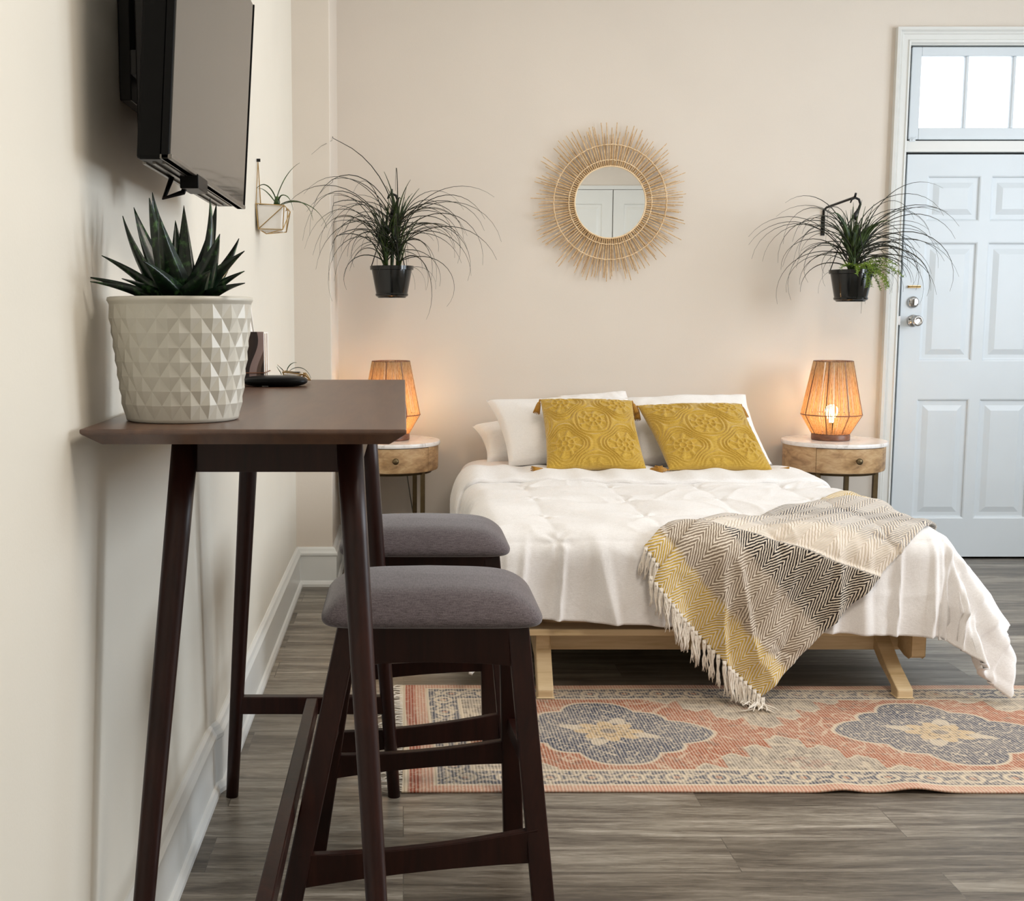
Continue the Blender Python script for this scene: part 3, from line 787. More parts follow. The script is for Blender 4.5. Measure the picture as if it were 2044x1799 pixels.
def cushion(corners, label, seed, tdirs):
    o = pillow('throw_cushion', corners, .13, label, M['mustard'], seed, cat='cushion', group='mustard tufted cushions on the bed', edge=.42, patt=dist_pat, n=200, pinch=.05, wrk=.003)
    c0 = Vector(o.location)
    for p, d in zip(corners, tdirs):
        p = Vector(p) - c0; d = Vector(d).normalized(); m = MB(); m.tube([p, p + d * .012], .004, 8)
        q = p + d * .012; m.tube([q, q + d * .008, q + d * .016, q + d * .045, q + d * .052], [.004, .009, .010, .014, .013], 14)
        for k in range(12):
            an = 2 * PI * k / 12; x = d.orthogonal().normalized(); y = d.cross(x)
            s_ = (x * math.cos(an) + y * math.sin(an)); m.tube([q + s_ * .008 + d * .014, q + s_ * .015 + d * .058], [.003, .002], 5)
        m.build('tassel', M['tassel'], o, smooth=True)
    return o
cushion([(.635, 5.18, .580), (1.080, 5.18, .580), (1.070, 5.50, .865), (.640, 5.50, .872)], 'upright square mustard cushion with raised pattern, the left one of two', 5,
        [(-1, -.3, .05), (1, -.4, .1), (.3, -.3, -1), (-.3, -.3, -1)])
cushion([(1.180, 5.18, .580), (1.640, 5.18, .575), (1.580, 5.50, .850), (1.095, 5.50, .842)], 'slanting mustard cushion with raised pattern, the right one of two', 9,
        [(-1, -.3, .1), (1, -.4, .1), (.3, -.2, -1), (-.05, -.4, -1)])

# ------------------------------------------------------------------ throw blanket
def tmap(s, t, off=.014):
    a = -.247 + s * .36 + t * .704; b = 2.2 + s * .39 - t * .704 + .02 + .02 * math.sin(PI * s) * (1 - min(1, t * 2))
    w_ = .006 * math.sin(s * 9 + t * 5) + .004 * math.sin(s * 21 - t * 13)
    fold = .55 * s + .27 * (1 - s)           # crest where the top layer ends
    lift = .016 if t < fold else .016 * max(0, 1 - (t - fold) / .012)
    return duvet(a, b, off=off + lift + max(w_, -.004), wr=1)
tb = thing('throw_blanket', 'fringed herringbone throw with yellow, taupe and black bands over the bed foot', 'blanket', (1.2, 3.9, .5))
def throw_mat():
    m = NT('herringbone_wool'); at = m.n('ShaderNodeUVMap'); sp = m.n('ShaderNodeSeparateXYZ'); m.l(at.outputs[0], sp.inputs[0])
    s_, t_ = sp.outputs[0], sp.outputs[1]      # metres
    # columns along t: width .042 ; slanted ribs
    cw = .078
    tri = m.math('ABSOLUTE', m.math('SUBTRACT', m.math('FRACT', m.math('DIVIDE', s_, cw)), .5))
    nz = m.noise(at.outputs[0], 70, 2)
    ph = m.math('ADD', m.math('MULTIPLY', m.math('ADD', t_, m.math('MULTIPLY', tri, cw * 1.9)), 1 / .0165), m.math('MULTIPLY', nz, .7))
    rib = m.math('SINE', m.math('MULTIPLY', ph, 2 * PI))
    rf = m.ramp(m.math('ADD', m.math('MULTIPLY', rib, .5), .5), [(.42, (0, 0, 0, 1)), (.60, (1, 1, 1, 1))])
    sc_ = m.n('ShaderNodeSeparateColor'); m.l(rf, sc_.inputs[0])
    tn = m.math('ADD', t_, m.math('MULTIPLY', m.math('SUBTRACT', m.noise(at.outputs[0], 25, 2), .5), .03))
    q = m.math('DIVIDE', tn, 1.6)
    k = lambda x: x / 1.6
    e_ = .006
    def bands(L):
        st = []
        for i, (p0, p1, c) in enumerate(L):
            st.append((k(p0) + e_ / 2, c)); st.append((k(p1) - e_ / 2, c))
        return st
    yl, tp_, dk_, cr, lg, dg = srgb(208, 172, 70), srgb(138, 121, 103), srgb(40, 32, 28), srgb(226, 213, 198), srgb(168, 160, 154), srgb(74, 70, 74)
    weft = m.ramp(q, bands([(0, .115, yl), (.125, .285, tp_), (.295, .575, dk_), (.60, .70, cr), (.72, .86, lg), (.88, 1.03, dg), (1.05, 1.20, lg), (1.22, 1.6, yl)]))
    col = m.mix(sc_.outputs[0], weft, srgb(230, 216, 198))
    m.p(col=col, rough=.95, sheen=.4, spec=.1); m.bump(m.math('ADD', rib, nz), .5, .003); return m.m
M['throw'] = throw_mat()
def throw_part(name, s0, s1, t0, t1, ns, nt, off):
    mb = MB().grid(lambda u, v: tmap(s0 + (s1 - s0) * u, t0 + (t1 - t0) * v, off), ns, nt)
    # reorder: grid u across s, v along t ; face winding flipped so normals point out
    rel(mb, tb.location); o = mb.build(name, M['throw'], tb, smooth=True, solid=.006)
    uv = o.data.uv_layers.new(name='UVMap')
    for lp in o.data.loops:
        i = lp.vertex_index % (ns + 1); j = lp.vertex_index // (ns + 1)
        S = s0 + (s1 - s0) * i / ns; T = t0 + (t1 - t0) * j / nt; F = .55 * S + .27 * (1 - S)
        if T > F: T = .60 + (T - F) / (1.33 - F) * .73
        uv.data[lp.index].uv = (S * .53, T)
    return o
throw_part('woven_cloth', 0, 1, 0, 1.33, 90, 260, .012)
throw_part('under_layer', -.13, .25, .045, .6, 30, 80, .006)
random.seed(11)
def strand_mb(s, t, L, off=.018, spread=0):
    m = MB(); p0 = Vector(tmap(s, t, off)); c0 = Vector(tb.location)
    for k in range(5):
        dx = random.uniform(-.008, .008) + spread; dy = random.uniform(-.006, .004); l = L * random.uniform(.85, 1.05)
        pts = []
        for q in range(6):
            r = q / 5; w_ = p0 + Vector((dx * r + .004 * math.sin(r * 7 + k), -.004 + dy * r - .006 * r, -l * r)); ex = max(0, .013 - w_.z)
            w_.z = max(w_.z, .013 + .002 * k); w_.y -= ex * .8; w_.x += ex * .5 * math.sin(k * 2.3 + s * 9); pts.append(w_ - c0)
        m.tube(pts, [.0035, .0034, .0028, .0028, .0024, .0010], 5)
    m.tube([p0 - c0 + Vector((0, -.004, -.006)), p0 - c0 + Vector((0, -.005, -.014))], [.005, .005], 8)
    return m
for i in range(27):
    s = i / 26; strand_mb(s, 0.002, random.uniform(.085, .11) + .025 * s, spread=random.uniform(-.01, .008)).build('fringe_tassel', M['ivory'], tb, smooth=True)
for i in range(4):
    s = -.12 + .03 * i; strand_mb(s, .045, .09, off=.012, spread=-.018).build('fringe_tassel', M['ivory'], tb, smooth=True)
lo = MB(); p0 = Vector(tmap(.82, 0, .018)) - Vector(tb.location); g = -tb.location[2]
lo.tube([p0, p0 + Vector((.005, -.02, -.06)), p0 + Vector((.02, -.035, -.12)), (p0.x + .035, p0.y - .05, g + .02), (p0.x + .02, p0.y - .07, g + .012), (p0.x - .03, p0.y - .09, g + .012)], .0022, 5)
lo.build('loose_yarn', M['ivory'], tb, smooth=True)

# ------------------------------------------------------------------ nightstands
def make_nightstand(drawer_rot):
    t = thing('nightstand', '', 'nightstand'); R0 = .250; H = .655
    MB().lathe([(.235, H - .020), (R0 - .002, H - .019), (R0, H - .015), (R0, H - .004), (R0 - .003, H)], n=96).build('marble_top', M['marble'], t, auto=40)
    RB = .240; zb, zt = H - .143, H - .020
    # drum with the drawer opening cut: build as arcs
    def arc(a0, a1, r, z0, z1, th, n):
        m = MB(); vs = []
        rb = .012
        prof = [(r - th, z0), (r - rb, z0), (r - .003, z0 + .004), (r, z0 + rb), (r, z1), (r - th, z1)]
        k = len(prof)
        for i in range(n + 1):
            a = a0 + (a1 - a0) * i / n
            for (q, z) in prof: vs.append((q * math.cos(a), q * math.sin(a), z))
        fs = []
        for i in range(n):
            for j in range(k): fs.append((i * k + j, (i + 1) * k + j, (i + 1) * k + (j + 1) % k, i * k + (j + 1) % k))
        fs += [tuple(range(k)), tuple(reversed([n * k + j for j in range(k)]))]
        return m.add(vs, fs)
    c_, hw_ = drawer_rot, R(45)
    arc(c_ + hw_, c_ + 2 * PI - hw_, RB, zb, zt, .02, 72).build('drum_body', M['mango'], t, auto=40)
    MB().lathe([(RB - .012, zb), (RB - .012, zb + .012)], n=64).build('drum_floor', M['mango'], t)
    dr = arc(c_ - hw_ + .010, c_ + hw_ - .010, RB, zb, zt - .003, .018, 40).build('drawer', M['mango'], t, auto=40)
    kd = Vector((math.cos(c_), math.sin(c_), 0)); kn = MB(); zc = (zb + zt) / 2 + .004
    q = lambda d: kd * (RB + d) + Vector((0, 0, zc))
    kn.tube([q(-.002), q(.012), q(.016), q(.024), q(.032), q(.036), q(.037)], [.006, .005, .011, .0155, .0145, .008, .001], 20)
    kn.build('drawer_knob', M['bronze'], dr, smooth=True)
    for k in range(4):
        a = c_ + PI / 4 + k * PI / 2; x, y = .205 * math.cos(a), .205 * math.sin(a); m = MB()
        m.box(x - .011, x + .011, y - .011, y + .011, 0, zb)
        m.build('leg', M['bronze'], t, bevel=.002)
    m = MB(); m.tube([(.205 * math.cos(a), .205 * math.sin(a), zb - .007) for a in [2 * PI * i / 48 for i in range(48)]], .0065, 6, closed=True)
    m.build('ring_rail', M['bronze'], t)
    return t
nsR = make_nightstand(R(-84)); nsR.location = (2.12, 5.765, 0)
nsR['label'] = 'round mango wood nightstand with white marble top, right of the bed beside the door'; nsR['group'] = 'round marble-topped nightstands'
nsL = copy_thing(nsR, 'round mango wood nightstand with white marble top, left of the bed near the wall corner'); nsL.location = (-.068, 5.765, 0); nsL.rotation_euler[2] = R(1)

# ------------------------------------------------------------------ lamps
def make_lamp():
    t = thing('table_lamp', '', 'lamp')
    MB().lathe([(.088, 0), (.091, .003), (.091, .026), (.088, .030)], n=64).build('lamp_base', M['walnut'], t, auto=40)
    r0, z0, r1, z1, r2, z2 = .088, .031, .142, .125, .0915, .385
    sh = MB(); random.seed(21); N = 100
    for i in range(N):
        a = 2 * PI * i / N + random.uniform(-.010, .010)
        if random.random() < .06: continue
        w_ = random.uniform(.0020, .0030); ph = random.uniform(-.03, .03)
        P = lambda r, z, d=0: (r * math.cos(a + d), r * math.sin(a + d), z)
        sh.tube([P(r0, z0), P((r0 + r1) / 2, (z0 + z1) / 2, ph * .3), P(r1, z1, ph * .5), P((r1 * 2 + r2) / 3, z1 + (z2 - z1) / 3, ph), P((r1 + 2 * r2) / 3, z1 + (z2 - z1) * 2 / 3, ph * .6), P(r2, z2)], w_, 5, sx=1.15)
    sh.build('twine_shade', M['twine'], t, smooth=True)
    fr = MB()
    for r, z in ((r0, z0), (r1 + .001, z1), (r2, z2)): fr.tube([(r * math.cos(2 * PI * i / 48), r * math.sin(2 * PI * i / 48), z) for i in range(48)], .0026, 6, closed=True)
    for k in range(8):
        a = 2 * PI * k / 8 + .25; fr.tube([(r0 * math.cos(a), r0 * math.sin(a), z0), ((r1 + .002) * math.cos(a), (r1 + .002) * math.sin(a), z1), (r2 * math.cos(a), r2 * math.sin(a), z2)], .0026, 6)
    fr.build('wire_frame', M['walnut'], t)
    MB().lathe([(.020, .028), (.020, .060), (.017, .085)], n=24).build('bulb_socket', M['blackp'], t, auto=40)
    MB().lathe([(.012, .085), (.014, .098), (.024, .118), (.030, .138), (.029, .152), (.020, .167), (.004, .172)], n=32).build('light_bulb', M['bulb'], t, smooth=True)
    return t
lmR = make_lamp(); lmR.location = (2.102, 5.765, .6555)
lmR['label'] = 'lit jute twine table lamp on the right nightstand, by the white door'; lmR['group'] = 'lit twine lamps'
lmL = copy_thing(lmR, 'lit jute twine table lamp on the left nightstand, behind the bar table top'); lmL.location = (-.060, 5.765, .6555); lmL.rotation_euler[2] = 1.1
for lm in (lmR, lmL):
    d = bpy.data.lights.new('lamp_bulb_light', 'POINT'); d.energy = 24; d.color = (1.0, .78, .50); d.shadow_soft_size = .03
    o = bpy.data.objects.new('lamp_bulb_light', d); COL.objects.link(o); o.location = (lm.location[0], lm.location[1], lm.location[2] + .145)
# flex of the left lamp hanging behind its nightstand
cd = MB(); cd.tube([(-.02, 6.000, .66), (-.01, 6.012, .60), (.015, 6.016, .48), (.035, 6.016, .34), (.05, 6.012, .25)], .0028, 6)
tag(cd.build('lamp_cord', M['silver'], None, smooth=True), 'thin grey lamp cord hanging on the wall under the left nightstand', 'cord')

# ------------------------------------------------------------------ sunburst mirror
mcx, mcz = 1.036, 1.826
mr = thing('sunburst_mirror', 'round wall mirror with a rattan sunburst frame above the bed', 'mirror', (mcx, BY - .03, mcz))
MB().lathe([(.177, 0), (.177, .004)], n=96).build('m', M['mirror'], mr)
ob = mr.children[0]; ob.name = 'mirror_glass'; ob.rotation_euler = (R(90), 0, 0); ob.location = (0, .0, 0)
random.seed(8); ry = MB(); N = 118
for i in range(N):
    for lay in ((0, 1) if i % 2 else (0,)):
        a = 2 * PI * (i + lay * .5) / N + random.uniform(-.006, .006); L = random.choice([.335, .345, .355, .375, .385, .40] if lay == 0 else [.31, .335, .36, .375])
        L += random.uniform(-.01, .01); y = -.004 if lay == 0 else .006; b = a + random.uniform(-.012, .012)
        ry.tube([(.178 * math.cos(a), y, .178 * math.sin(a)), (L * .8 * math.cos(b), y + random.uniform(-.003, .003), L * .8 * math.sin(b)), (L * math.cos(b), y - random.uniform(-.006, .004), L * math.sin(b))], [.0027, .0027, .0021], 6)
ry.build('rattan_rays', M['rattan'], mr)
bd = MB()
for rr in (.208, .283):
    for y in (-.008, .010):
        pts = [((rr + .0012 * math.sin(i * 2.1)) * math.cos(2 * PI * i / 150), y + (.003 if i % 2 else -.001), (rr + .0012 * math.cos(i * 1.7)) * math.sin(2 * PI * i / 150)) for i in range(150)]
        bd.tube(pts, .0026, 5, closed=True)
bd.build('binding_ring', M['rattan_l'], mr)
ir = MB(); ir.tube([(.178 * math.cos(2 * PI * i / 64), -.004, .178 * math.sin(2 * PI * i / 64)) for i in range(64)], .004, 6, closed=True)
ir.build('inner_rim', M['rattan_l'], mr, smooth=True)
MB().lathe([(.188, .006), (.188, .028)], n=48).build('backing', M['rattan'], mr)
ob = mr.children[-1]
for o_ in mr.children:
    if o_.name.startswith('backing'): o_.rotation_euler = (R(-90), 0, 0)

# ------------------------------------------------------------------ television
tv = thing('television', 'flat black television on a tilting wall arm above the bar table', 'television', (-.40, 2.33, 1.72))
def tvx(z): return -.366 + (z - 1.503) * .064
y0, y1, z0, z1 = 1.895, 2.765, 1.500, 1.955
def slab(ya, yb, za, zb, f0, f1):
    """box between front offset f0 and back offset f1 behind the screen plane"""
    q = lambda y, z, f: (tvx(z) - f, y, z)
    return MB().hexa([q(ya, za, f1), q(ya, za, f0), q(yb, za, f0), q(yb, za, f1)], [q(ya, zb, f1), q(ya, zb, f0), q(yb, zb, f0), q(yb, zb, f1)])
rel(slab(y0, y1, z0, z1, .004, .016), tv.location).build('bezel', M['blackp'], tv, bevel=.001)
rel(slab(y0, y1, z0, z0 + .007, -.0015, .018), tv.location).build('lower_trim', M['silver'], tv, bevel=.001)
rel(slab(y1 - .006, y1, z0, z1, -.0005, .010), tv.location).build('side_trim', M['blackp'], tv, bevel=.001)
rel(slab(y0 + .003, y1 - .006, z0 + .007, z1 - .003, .0015, .006), tv.location).build('screen', M['screen'], tv)
hs = slab(y0 + .02, y1 - .04, z0 + .002, z0 + .36, .016, .060); rel(hs, tv.location).build('rear_housing', M['blackp'], tv, bevel=.006)
vt = MB()
for k in range(3): vt.box(-.424 + k * .016, -.418 + k * .016, y0 + .06, y1 - .09, z0 - .001, z0 + .003)
rel(vt, tv.location).build('vent_grille', M['silver'], tv)
mtb = MB(); mtb.box(-.452, -.430, 2.05, 2.08, 1.56, 1.97); mtb.box(-.452, -.430, 2.50, 2.53, 1.56, 1.97); mtb.box(-.462, -.450, 2.05, 2.53, 1.66, 1.70); mtb.box(-.462, -.450, 2.05, 2.53, 1.84, 1.88)
mtb.box(-.511, -.490, 2.18, 2.42, 1.64, 1.90); mtb.box(-.492, -.455, 2.25, 2.35, 1.70, 1.84)
rel(mtb, tv.location).build('wall_mount', M['blackm'], tv, bevel=.002)
lp = MB(); lp.tube([(-.415, 2.16, 1.505), (-.425, 2.13, 1.462), (-.395, 2.15, 1.474), (-.385, 2.16, 1.505)], .005, 8)
rel(lp, tv.location).build('cable_loop', M['blackp'], tv)
sb = MB().box(-.395, -.362, 2.12, 2.22, 1.478, 1.503); rel(sb, tv.location).build('sensor_box', M['blackp'], tv, bevel=.002)

# ------------------------------------------------------------------ faceted pot with aloe
pc = (-.372, 1.982, TZ)
pt = thing('potted_aloe', 'large white faceted ceramic pot with dark spiky aloe on the bar table', 'potted plant', pc)
N = 20; Hh = .205
rad = lambda z: .094 + (.1195 - .094) * (z / Hh) ** .9
pm = MB(); vs = []; fs = []; rows_ = 8; zb, zt = .006, .193; dz = (zt - zb) / rows_
# staggered lattice: ring k, vertices at half-step offset on odd rings; diamond centres pushed out
def P(k, j, out=0):
    z = zb + k * dz; a = 2 * PI * (j + (.5 if k % 2 else 0)) / N; r = rad(z) + out; return (r * math.cos(a), r * math.sin(a), z)
ids = {}
for k in range(rows_ + 1):
    for j in range(N): ids[(k, j)] = len(vs); vs.append(P(k, j, -.0012))
# mid points between neighbours on each ring (diamond centres lie on ring k between verts j and j+1 -> bulge out)
mid = {}
for k in range(rows_ + 1):
    for j in range(N):
        z = zb + k * dz; a = 2 * PI * (j + .5 + (.5 if k % 2 else 0)) / N; r = rad(z) + (.0026 if 0 < k < rows_ else -.001)
        mid[(k, j)] = len(vs); vs.append((r * math.cos(a), r * math.sin(a), z))
for k in range(rows_):
    for j in range(N):
        # upward triangle: (k,j),(k,j+1) apex on ring k+1
        ap_ = (k + 1, j if k % 2 == 0 else (j + 1) % N)
        a, b = ids[(k, j)], ids[(k, (j + 1) % N)]; m_ = mid[(k, j)]; c_ = ids[ap_]
        fs += [(a, m_, c_), (m_, b, c_)]
        # downward triangle: apex on ring k, base on ring k+1
        j2 = j; a2, b2 = ids[(k + 1, j2)], ids[(k + 1, (j2 + 1) % N)]; m2 = mid[(k + 1, j2)]
        c2 = ids[(k, (j2 + 1) % N if k % 2 == 0 else (j2 + 1) % N)] if k % 2 == 0 else ids[(k, j2)]
        fs += [(a2, c2, m2), (m2, c2, b2)]
pm.add(vs, fs)
body = pm.build('faceted_body', M['wglaze'], pt)
MB().lathe([(rad(0) - .006, 0), (rad(0) - .001, .002), (rad(zb) - .0012, zb + .0005)], n=80, capt=False).build('pot_foot', M['wglaze'], pt, smooth=True)
MB().lathe([(rad(zt) - .0012, zt - .0005), (rad(zt) + .001, zt + .004), (rad(Hh) + .001, Hh - .006), (rad(Hh), Hh - .001), (rad(Hh) - .004, Hh), (rad(Hh) - .008, Hh - .003), (rad(Hh) - .010, Hh - .03), (.09, .10)], n=80, capb=False, capt=False).build('pot_rim', M['wglaze'], pt, smooth=True)
MB().lathe([(.104, Hh - .026), (.104, Hh - .022), (.06, Hh - .014), (.001, Hh - .012)], n=40).build('soil', M['soil'], pt, smooth=True)
def unproj(x, y, Y):
    a = (x - CX) / FPX; b = -(y - CY) / FPX; s_, c_ = math.sin(TH), math.cos(TH)
    r = (a, c_ + b * s_, -s_ + b * c_); t = Y / r[1]; return Vector((r[0] * t, Y, CH + r[2] * t))
def aloe_leaf(base, tip, w, bend):
    base, tip = Vector(base), Vector(tip); d = tip - base; L = d.length; dn = d.normalized()
    side = dn.cross(Vector((0, 0, 1)));
    if side.length < .25: side = Vector((1, 0, 0)).cross(dn) if abs(dn.x) < .9 else Vector((0, 1, 0))
    side.normalize(); side = (side + Vector((.25, 0, 0)) * (1 if side.x >= 0 else -1)).normalized(); side = (side - dn * side.dot(dn)).normalized(); up = side.cross(dn)
    if up.z < 0: up = -up
    m = MB(); n = 14; vs = []; fs = []
    for i in range(n + 1):
        t = i / n; p = base + d * t - up * bend * 4 * t * (1 - t) * L
        ww = w * (min(1, .62 + t * 1.6) if t < .25 else 1) * (1 - max(0, (t - .22) / .78) ** 1.15) / 2 + .0004
        th = ww * .42 + .0006
        vs += [p - side * ww + up * th * .55, p - side * ww * .5 + up * th * .02, p, p + side * ww * .5 + up * th * .02, p + side * ww + up * th * .55, p + side * ww * .5 - up * th * .8, p - up * th * 1.25, p - side * ww * .5 - up * th * .8]
    for i in range(n):
        for j in range(8): fs.append((i * 8 + j, i * 8 + (j + 1) % 8, (i + 1) * 8 + (j + 1) % 8, (i + 1) * 8 + j))
    fs += [tuple(reversed(range(8))), tuple(n * 8 + j for j in range(8))]
    m.add(vs, fs); rel(m, pc); return m.build('leaf', M['aloe'], pt, smooth=True)
AL = [(176, 553, 1.95, .030), (180, 562, 1.90, .022), (203, 510, 1.96, .030), (243, 556, 1.88, .022), (245, 431, 1.98, .036), (267, 414, 2.05, .034), (298, 395, 1.93, .036),
      (304, 384, 2.02, .034), (367, 410, 2.06, .026), (419, 396, 2.00, .040), (432, 407, 2.04, .030), (439, 467, 1.90, .040), (477, 476, 2.03, .034), (488, 501, 1.94, .034),
      (465, 513, 2.08, .024), (488, 541, 1.97, .026), (489, 565, 1.88, .026), (330, 470, 1.90, .040), (285, 520, 1.84, .034), (420, 540, 1.84, .032), (350, 440, 2.10, .030)]
AL[17] = (318, 430, 1.88, .038)
for k, (x, y, Yd, w_) in enumerate(AL):
    tip = unproj(x, y, Yd); dx = (tip.x - pc[0]); dy = tip.y - pc[1]
    hz = tip.z - (TZ + Hh)
    b0 = (pc[0] + .006 + dx * .12, pc[1] + dy * .15, TZ + Hh - .018)
    aloe_leaf(b0, tip, w_ * 1.55, .06 if hz > .08 else -.05)

# ------------------------------------------------------------------ small things on the bar table
def mk_wavy():
    m = NT('wavy_brown_stripes'); v = m.coord('Object'); sp = m.n('ShaderNodeSeparateXYZ'); m.l(v, sp.inputs[0])
    wv = m.math('ADD', sp.outputs[0], m.math('MULTIPLY', m.math('SINE', m.math('ADD', m.math('MULTIPLY', sp.outputs[2], 36), .6)), .012))
    q = m.math('FRACT', m.math('MULTIPLY', wv, 1 / .052))
    c = m.ramp(q, [(.0, srgb(34, 22, 20)), (.20, srgb(36, 24, 22)), (.22, srgb(142, 122, 120)), (.56, srgb(150, 130, 127)), (.58, srgb(92, 72, 64)), (.76, srgb(96, 76, 66)), (.78, srgb(44, 28, 20)), (1, srgb(40, 26, 20))])
    m.p(col=c, rough=.5); return m.m
M['wavy'] = mk_wavy()
bx = thing('striped_box', 'small upright box with wavy brown striped front on the bar table, behind the pot', 'box', (-.395, 3.10, TZ))
MB().box(-.045, .037, -.070, -.066, .002, .135).build('striped_front', M['wavy'], bx, bevel=.001)
MB().box(-.043, .035, -.066, .055, 0, .133).build('white_case', M['wmatte'], bx, bevel=.002)
gr = MB(); gr.box(.035, .0362, -.030, -.026, .004, .130); gr.box(.035, .0362, .012, .016, .004, .130); gr.build('side_groove', M['mango'], bx)
cr = MB(); cr.tube([(-.047, -.072, .030), (.039, -.072, .030), (.039, .057, .030), (-.047, .057, .030)], .0014, 6, closed=True); cr.build('cord_tie', M['walnut'], bx)
tu = MB().grid(lambda u, v: (-.425 + .07 * (u - .5) * (1 - .6 * v) + .006 * math.sin(9 * u) - .004 * v, 3.185 + .012 * math.sin(u * 14 + v * 2) * (1 - .5 * v), TZ + .0005 + .225 * v - .02 * abs(u - .45) * v), 24, 16)
c0 = (-.425, 3.185, TZ); rel(tu, c0)
tag(tu.build('paper_tissue', M['tissue'], None, smooth=True, loc=c0, solid=.0012), 'white tissue standing up behind the striped box, beside the faceted pot rim', 'tissue')
cs = MB()
def csf(u, v):
    th = u * 2 * PI; ph = (v - .5) * PI; sq = lambda c_, p: math.copysign(abs(c_) ** p, c_)
    k = abs(math.cos(ph)) ** .55; x = .080 * sq(math.cos(th), .6) * k; y = .048 * sq(math.sin(th), .7) * k
    return (x, y, .0135 + .0135 * sq(math.sin(ph), .8) - .006 * (1 - abs(x) / .08) * (1 if False else 0) )
c0 = (-.320, 2.95, TZ)
cs.grid(csf, 64, 20); cs.v = [(x, y, max(.0, z)) for x, y, z in cs.v]
ck = thing('hard_case', 'flat rounded black case lying on the bar table, in front of the striped box', 'case', c0)
cs.build('case_shell', M['blackp'], ck, smooth=True)
MB().box(-.030, -.014, -.036, -.034, .0015, .0035).build('white_tag', M['wmatte'], ck)

def strip_leaf(mb, pts, w, up=(0, 0, 1)):
    """thin leaf with V section from a list of points; w width list"""
    pts = [Vector(p) for p in pts]; n = len(pts); vs = []; U = Vector(up)
    for i, p in enumerate(pts):
        t = (pts[min(i + 1, n - 1)] - pts[max(i - 1, 0)]).normalized(); s_ = t.cross(U)
        if s_.length < .05: s_ = t.cross(Vector((0, 1, 0)))
        s_.normalize(); nn = s_.cross(t); ww = w[i] / 2
        vs += [p - s_ * ww + nn * ww * .3, p - nn * .0004, p + s_ * ww + nn * ww * .3, p - nn * (ww * .25 + .0008)]
    fs = []
    for i in range(n - 1):
        for j in range(4): fs.append((i * 4 + j, i * 4 + (j + 1) % 4, (i + 1) * 4 + (j + 1) % 4, (i + 1) * 4 + j))
    mb.add(vs, fs); return mb
def bez(p0, p1, p2, p3, n=12):
    p0, p1, p2, p3 = map(Vector, (p0, p1, p2, p3)); out = []
    for i in range(n + 1):
        t = i / n; out.append(p0 * (1 - t) ** 3 + p1 * 3 * t * (1 - t) ** 2 + p2 * 3 * t * t * (1 - t) + p3 * t ** 3)
    return out
wprof = lambda w, n=12: [w * (.45 + .55 * math.sin(PI * min(1, i / n * 1.25))) * (1 - (i / n) ** 3) + .0004 for i in range(n + 1)]

def geo_planter(name, label, x0, y0, y1, z0, depth, h, hang):
    """gold wire holder hugging a wall plane x0, opening depth; white pot inside"""
    t = thing(name, label, 'planter', (x0, (y0 + y1) / 2, z0)); L = t.location; ym = (y0 + y1) / 2; r = .0018
    A, B, C_, D = (x0 + .003, y0, z0 + h), (x0 + depth, y0, z0 + h - .006), (x0 + depth - .006, y0 + .004, z0 + .010), (x0 + .010, y0, z0 + .012)
    A2, B2, C2, D2 = (x0 + .003, y1, z0 + h), (x0 + depth, y1, z0 + h - .006), (x0 + depth - .006, y1 - .004, z0 + .010), (x0 + .010, y1, z0 + .012)
    E_ = (x0 + depth + .014, ym, z0 + h - .022); F_ = (x0 + .03, ym, z0)
    m = MB()
    for a, b in ((A, B), (B, C_), (C_, D), (D, A), (B, D), (A2, B2), (B2, C2), (C2, D2), (D2, A2), (B2, D2), (B, E_), (E_, B2), (E_, C_), (E_, C2), (D, F_), (F_, D2), (C_, F_), (F_, C2), (A, A2), (D, D2)): m.tube([a, b], r, 6)
    if hang:
        N_ = (x0 + .004, ym, z0 + hang); m.tube([A, N_], r * .8, 6); m.tube([A2, N_], r * .8, 6); m.tube([(x0 + .012, ym, z0 + h - .002), N_], r * .8, 6)
    rel(m, L).build('wire_holder', M['brass'], t)
    if hang: rel(MB().box(x0, x0 + .012, ym - .004, ym + .004, z0 + hang - .004, z0 + hang + .006), L).build('nail', M['blackm'], t)
    g = .005
    b = MB().hexa([(x0 + .012, y0 + g, z0 + .008), (x0 + depth - .012, y0 + g + .004, z0 + .008), (x0 + depth - .012, y1 - g - .004, z0 + .008), (x0 + .012, y1 - g, z0 + .008)],
                  [(x0 + .006, y0 + g, z0 + h - .004), (x0 + depth - .006, y0 + g, z0 + h - .004), (x0 + depth - .006, y1 - g, z0 + h - .004), (x0 + .006, y1 - g, z0 + h - .004)])
    rel(b, L).build('white_pot', M['wmatte'], t, bevel=.002)
    rel(MB().box(x0 + .012, x0 + depth - .014, y0 + .012, y1 - .012, z0 + h - .004, z0 + h - .001), L).build('soil', M['soil'], t)
    return t
WL = WX + .001
wp = geo_planter('wall_planter', 'gold wire and white wall planter with arching leaves on the left wall', WL, 4.03, 4.16, 1.537, .098, .096, .246)
L = wp.location; P0 = Vector((WL + .066, 4.09, 1.632)) - L
u = lambda x, y, Y: unproj(x, y, Y) - L
m = MB(); m.tube([P0 + Vector((0, 0, -.005)), P0 + Vector((.002, 0, .015)), P0 + Vector((.002, 0, .030))], [.012, .010, .006], 10)
leaves = [((551, 404), (556, 375), (574, 338), (598, 325), 4.10, .009), ((552, 404), (545, 370), (520, 352), (506, 388), 4.08, .011), ((556, 402), (560, 378), (583, 390), (585, 420), 4.05, .008),
          ((558, 410), (585, 392), (620, 400), (625, 440), 4.03, .009), ((560, 411), (590, 390), (640, 410), (653, 455), 4.12, .008), ((550, 405), (540, 392), (522, 366), (512, 380), 4.14, .007)]
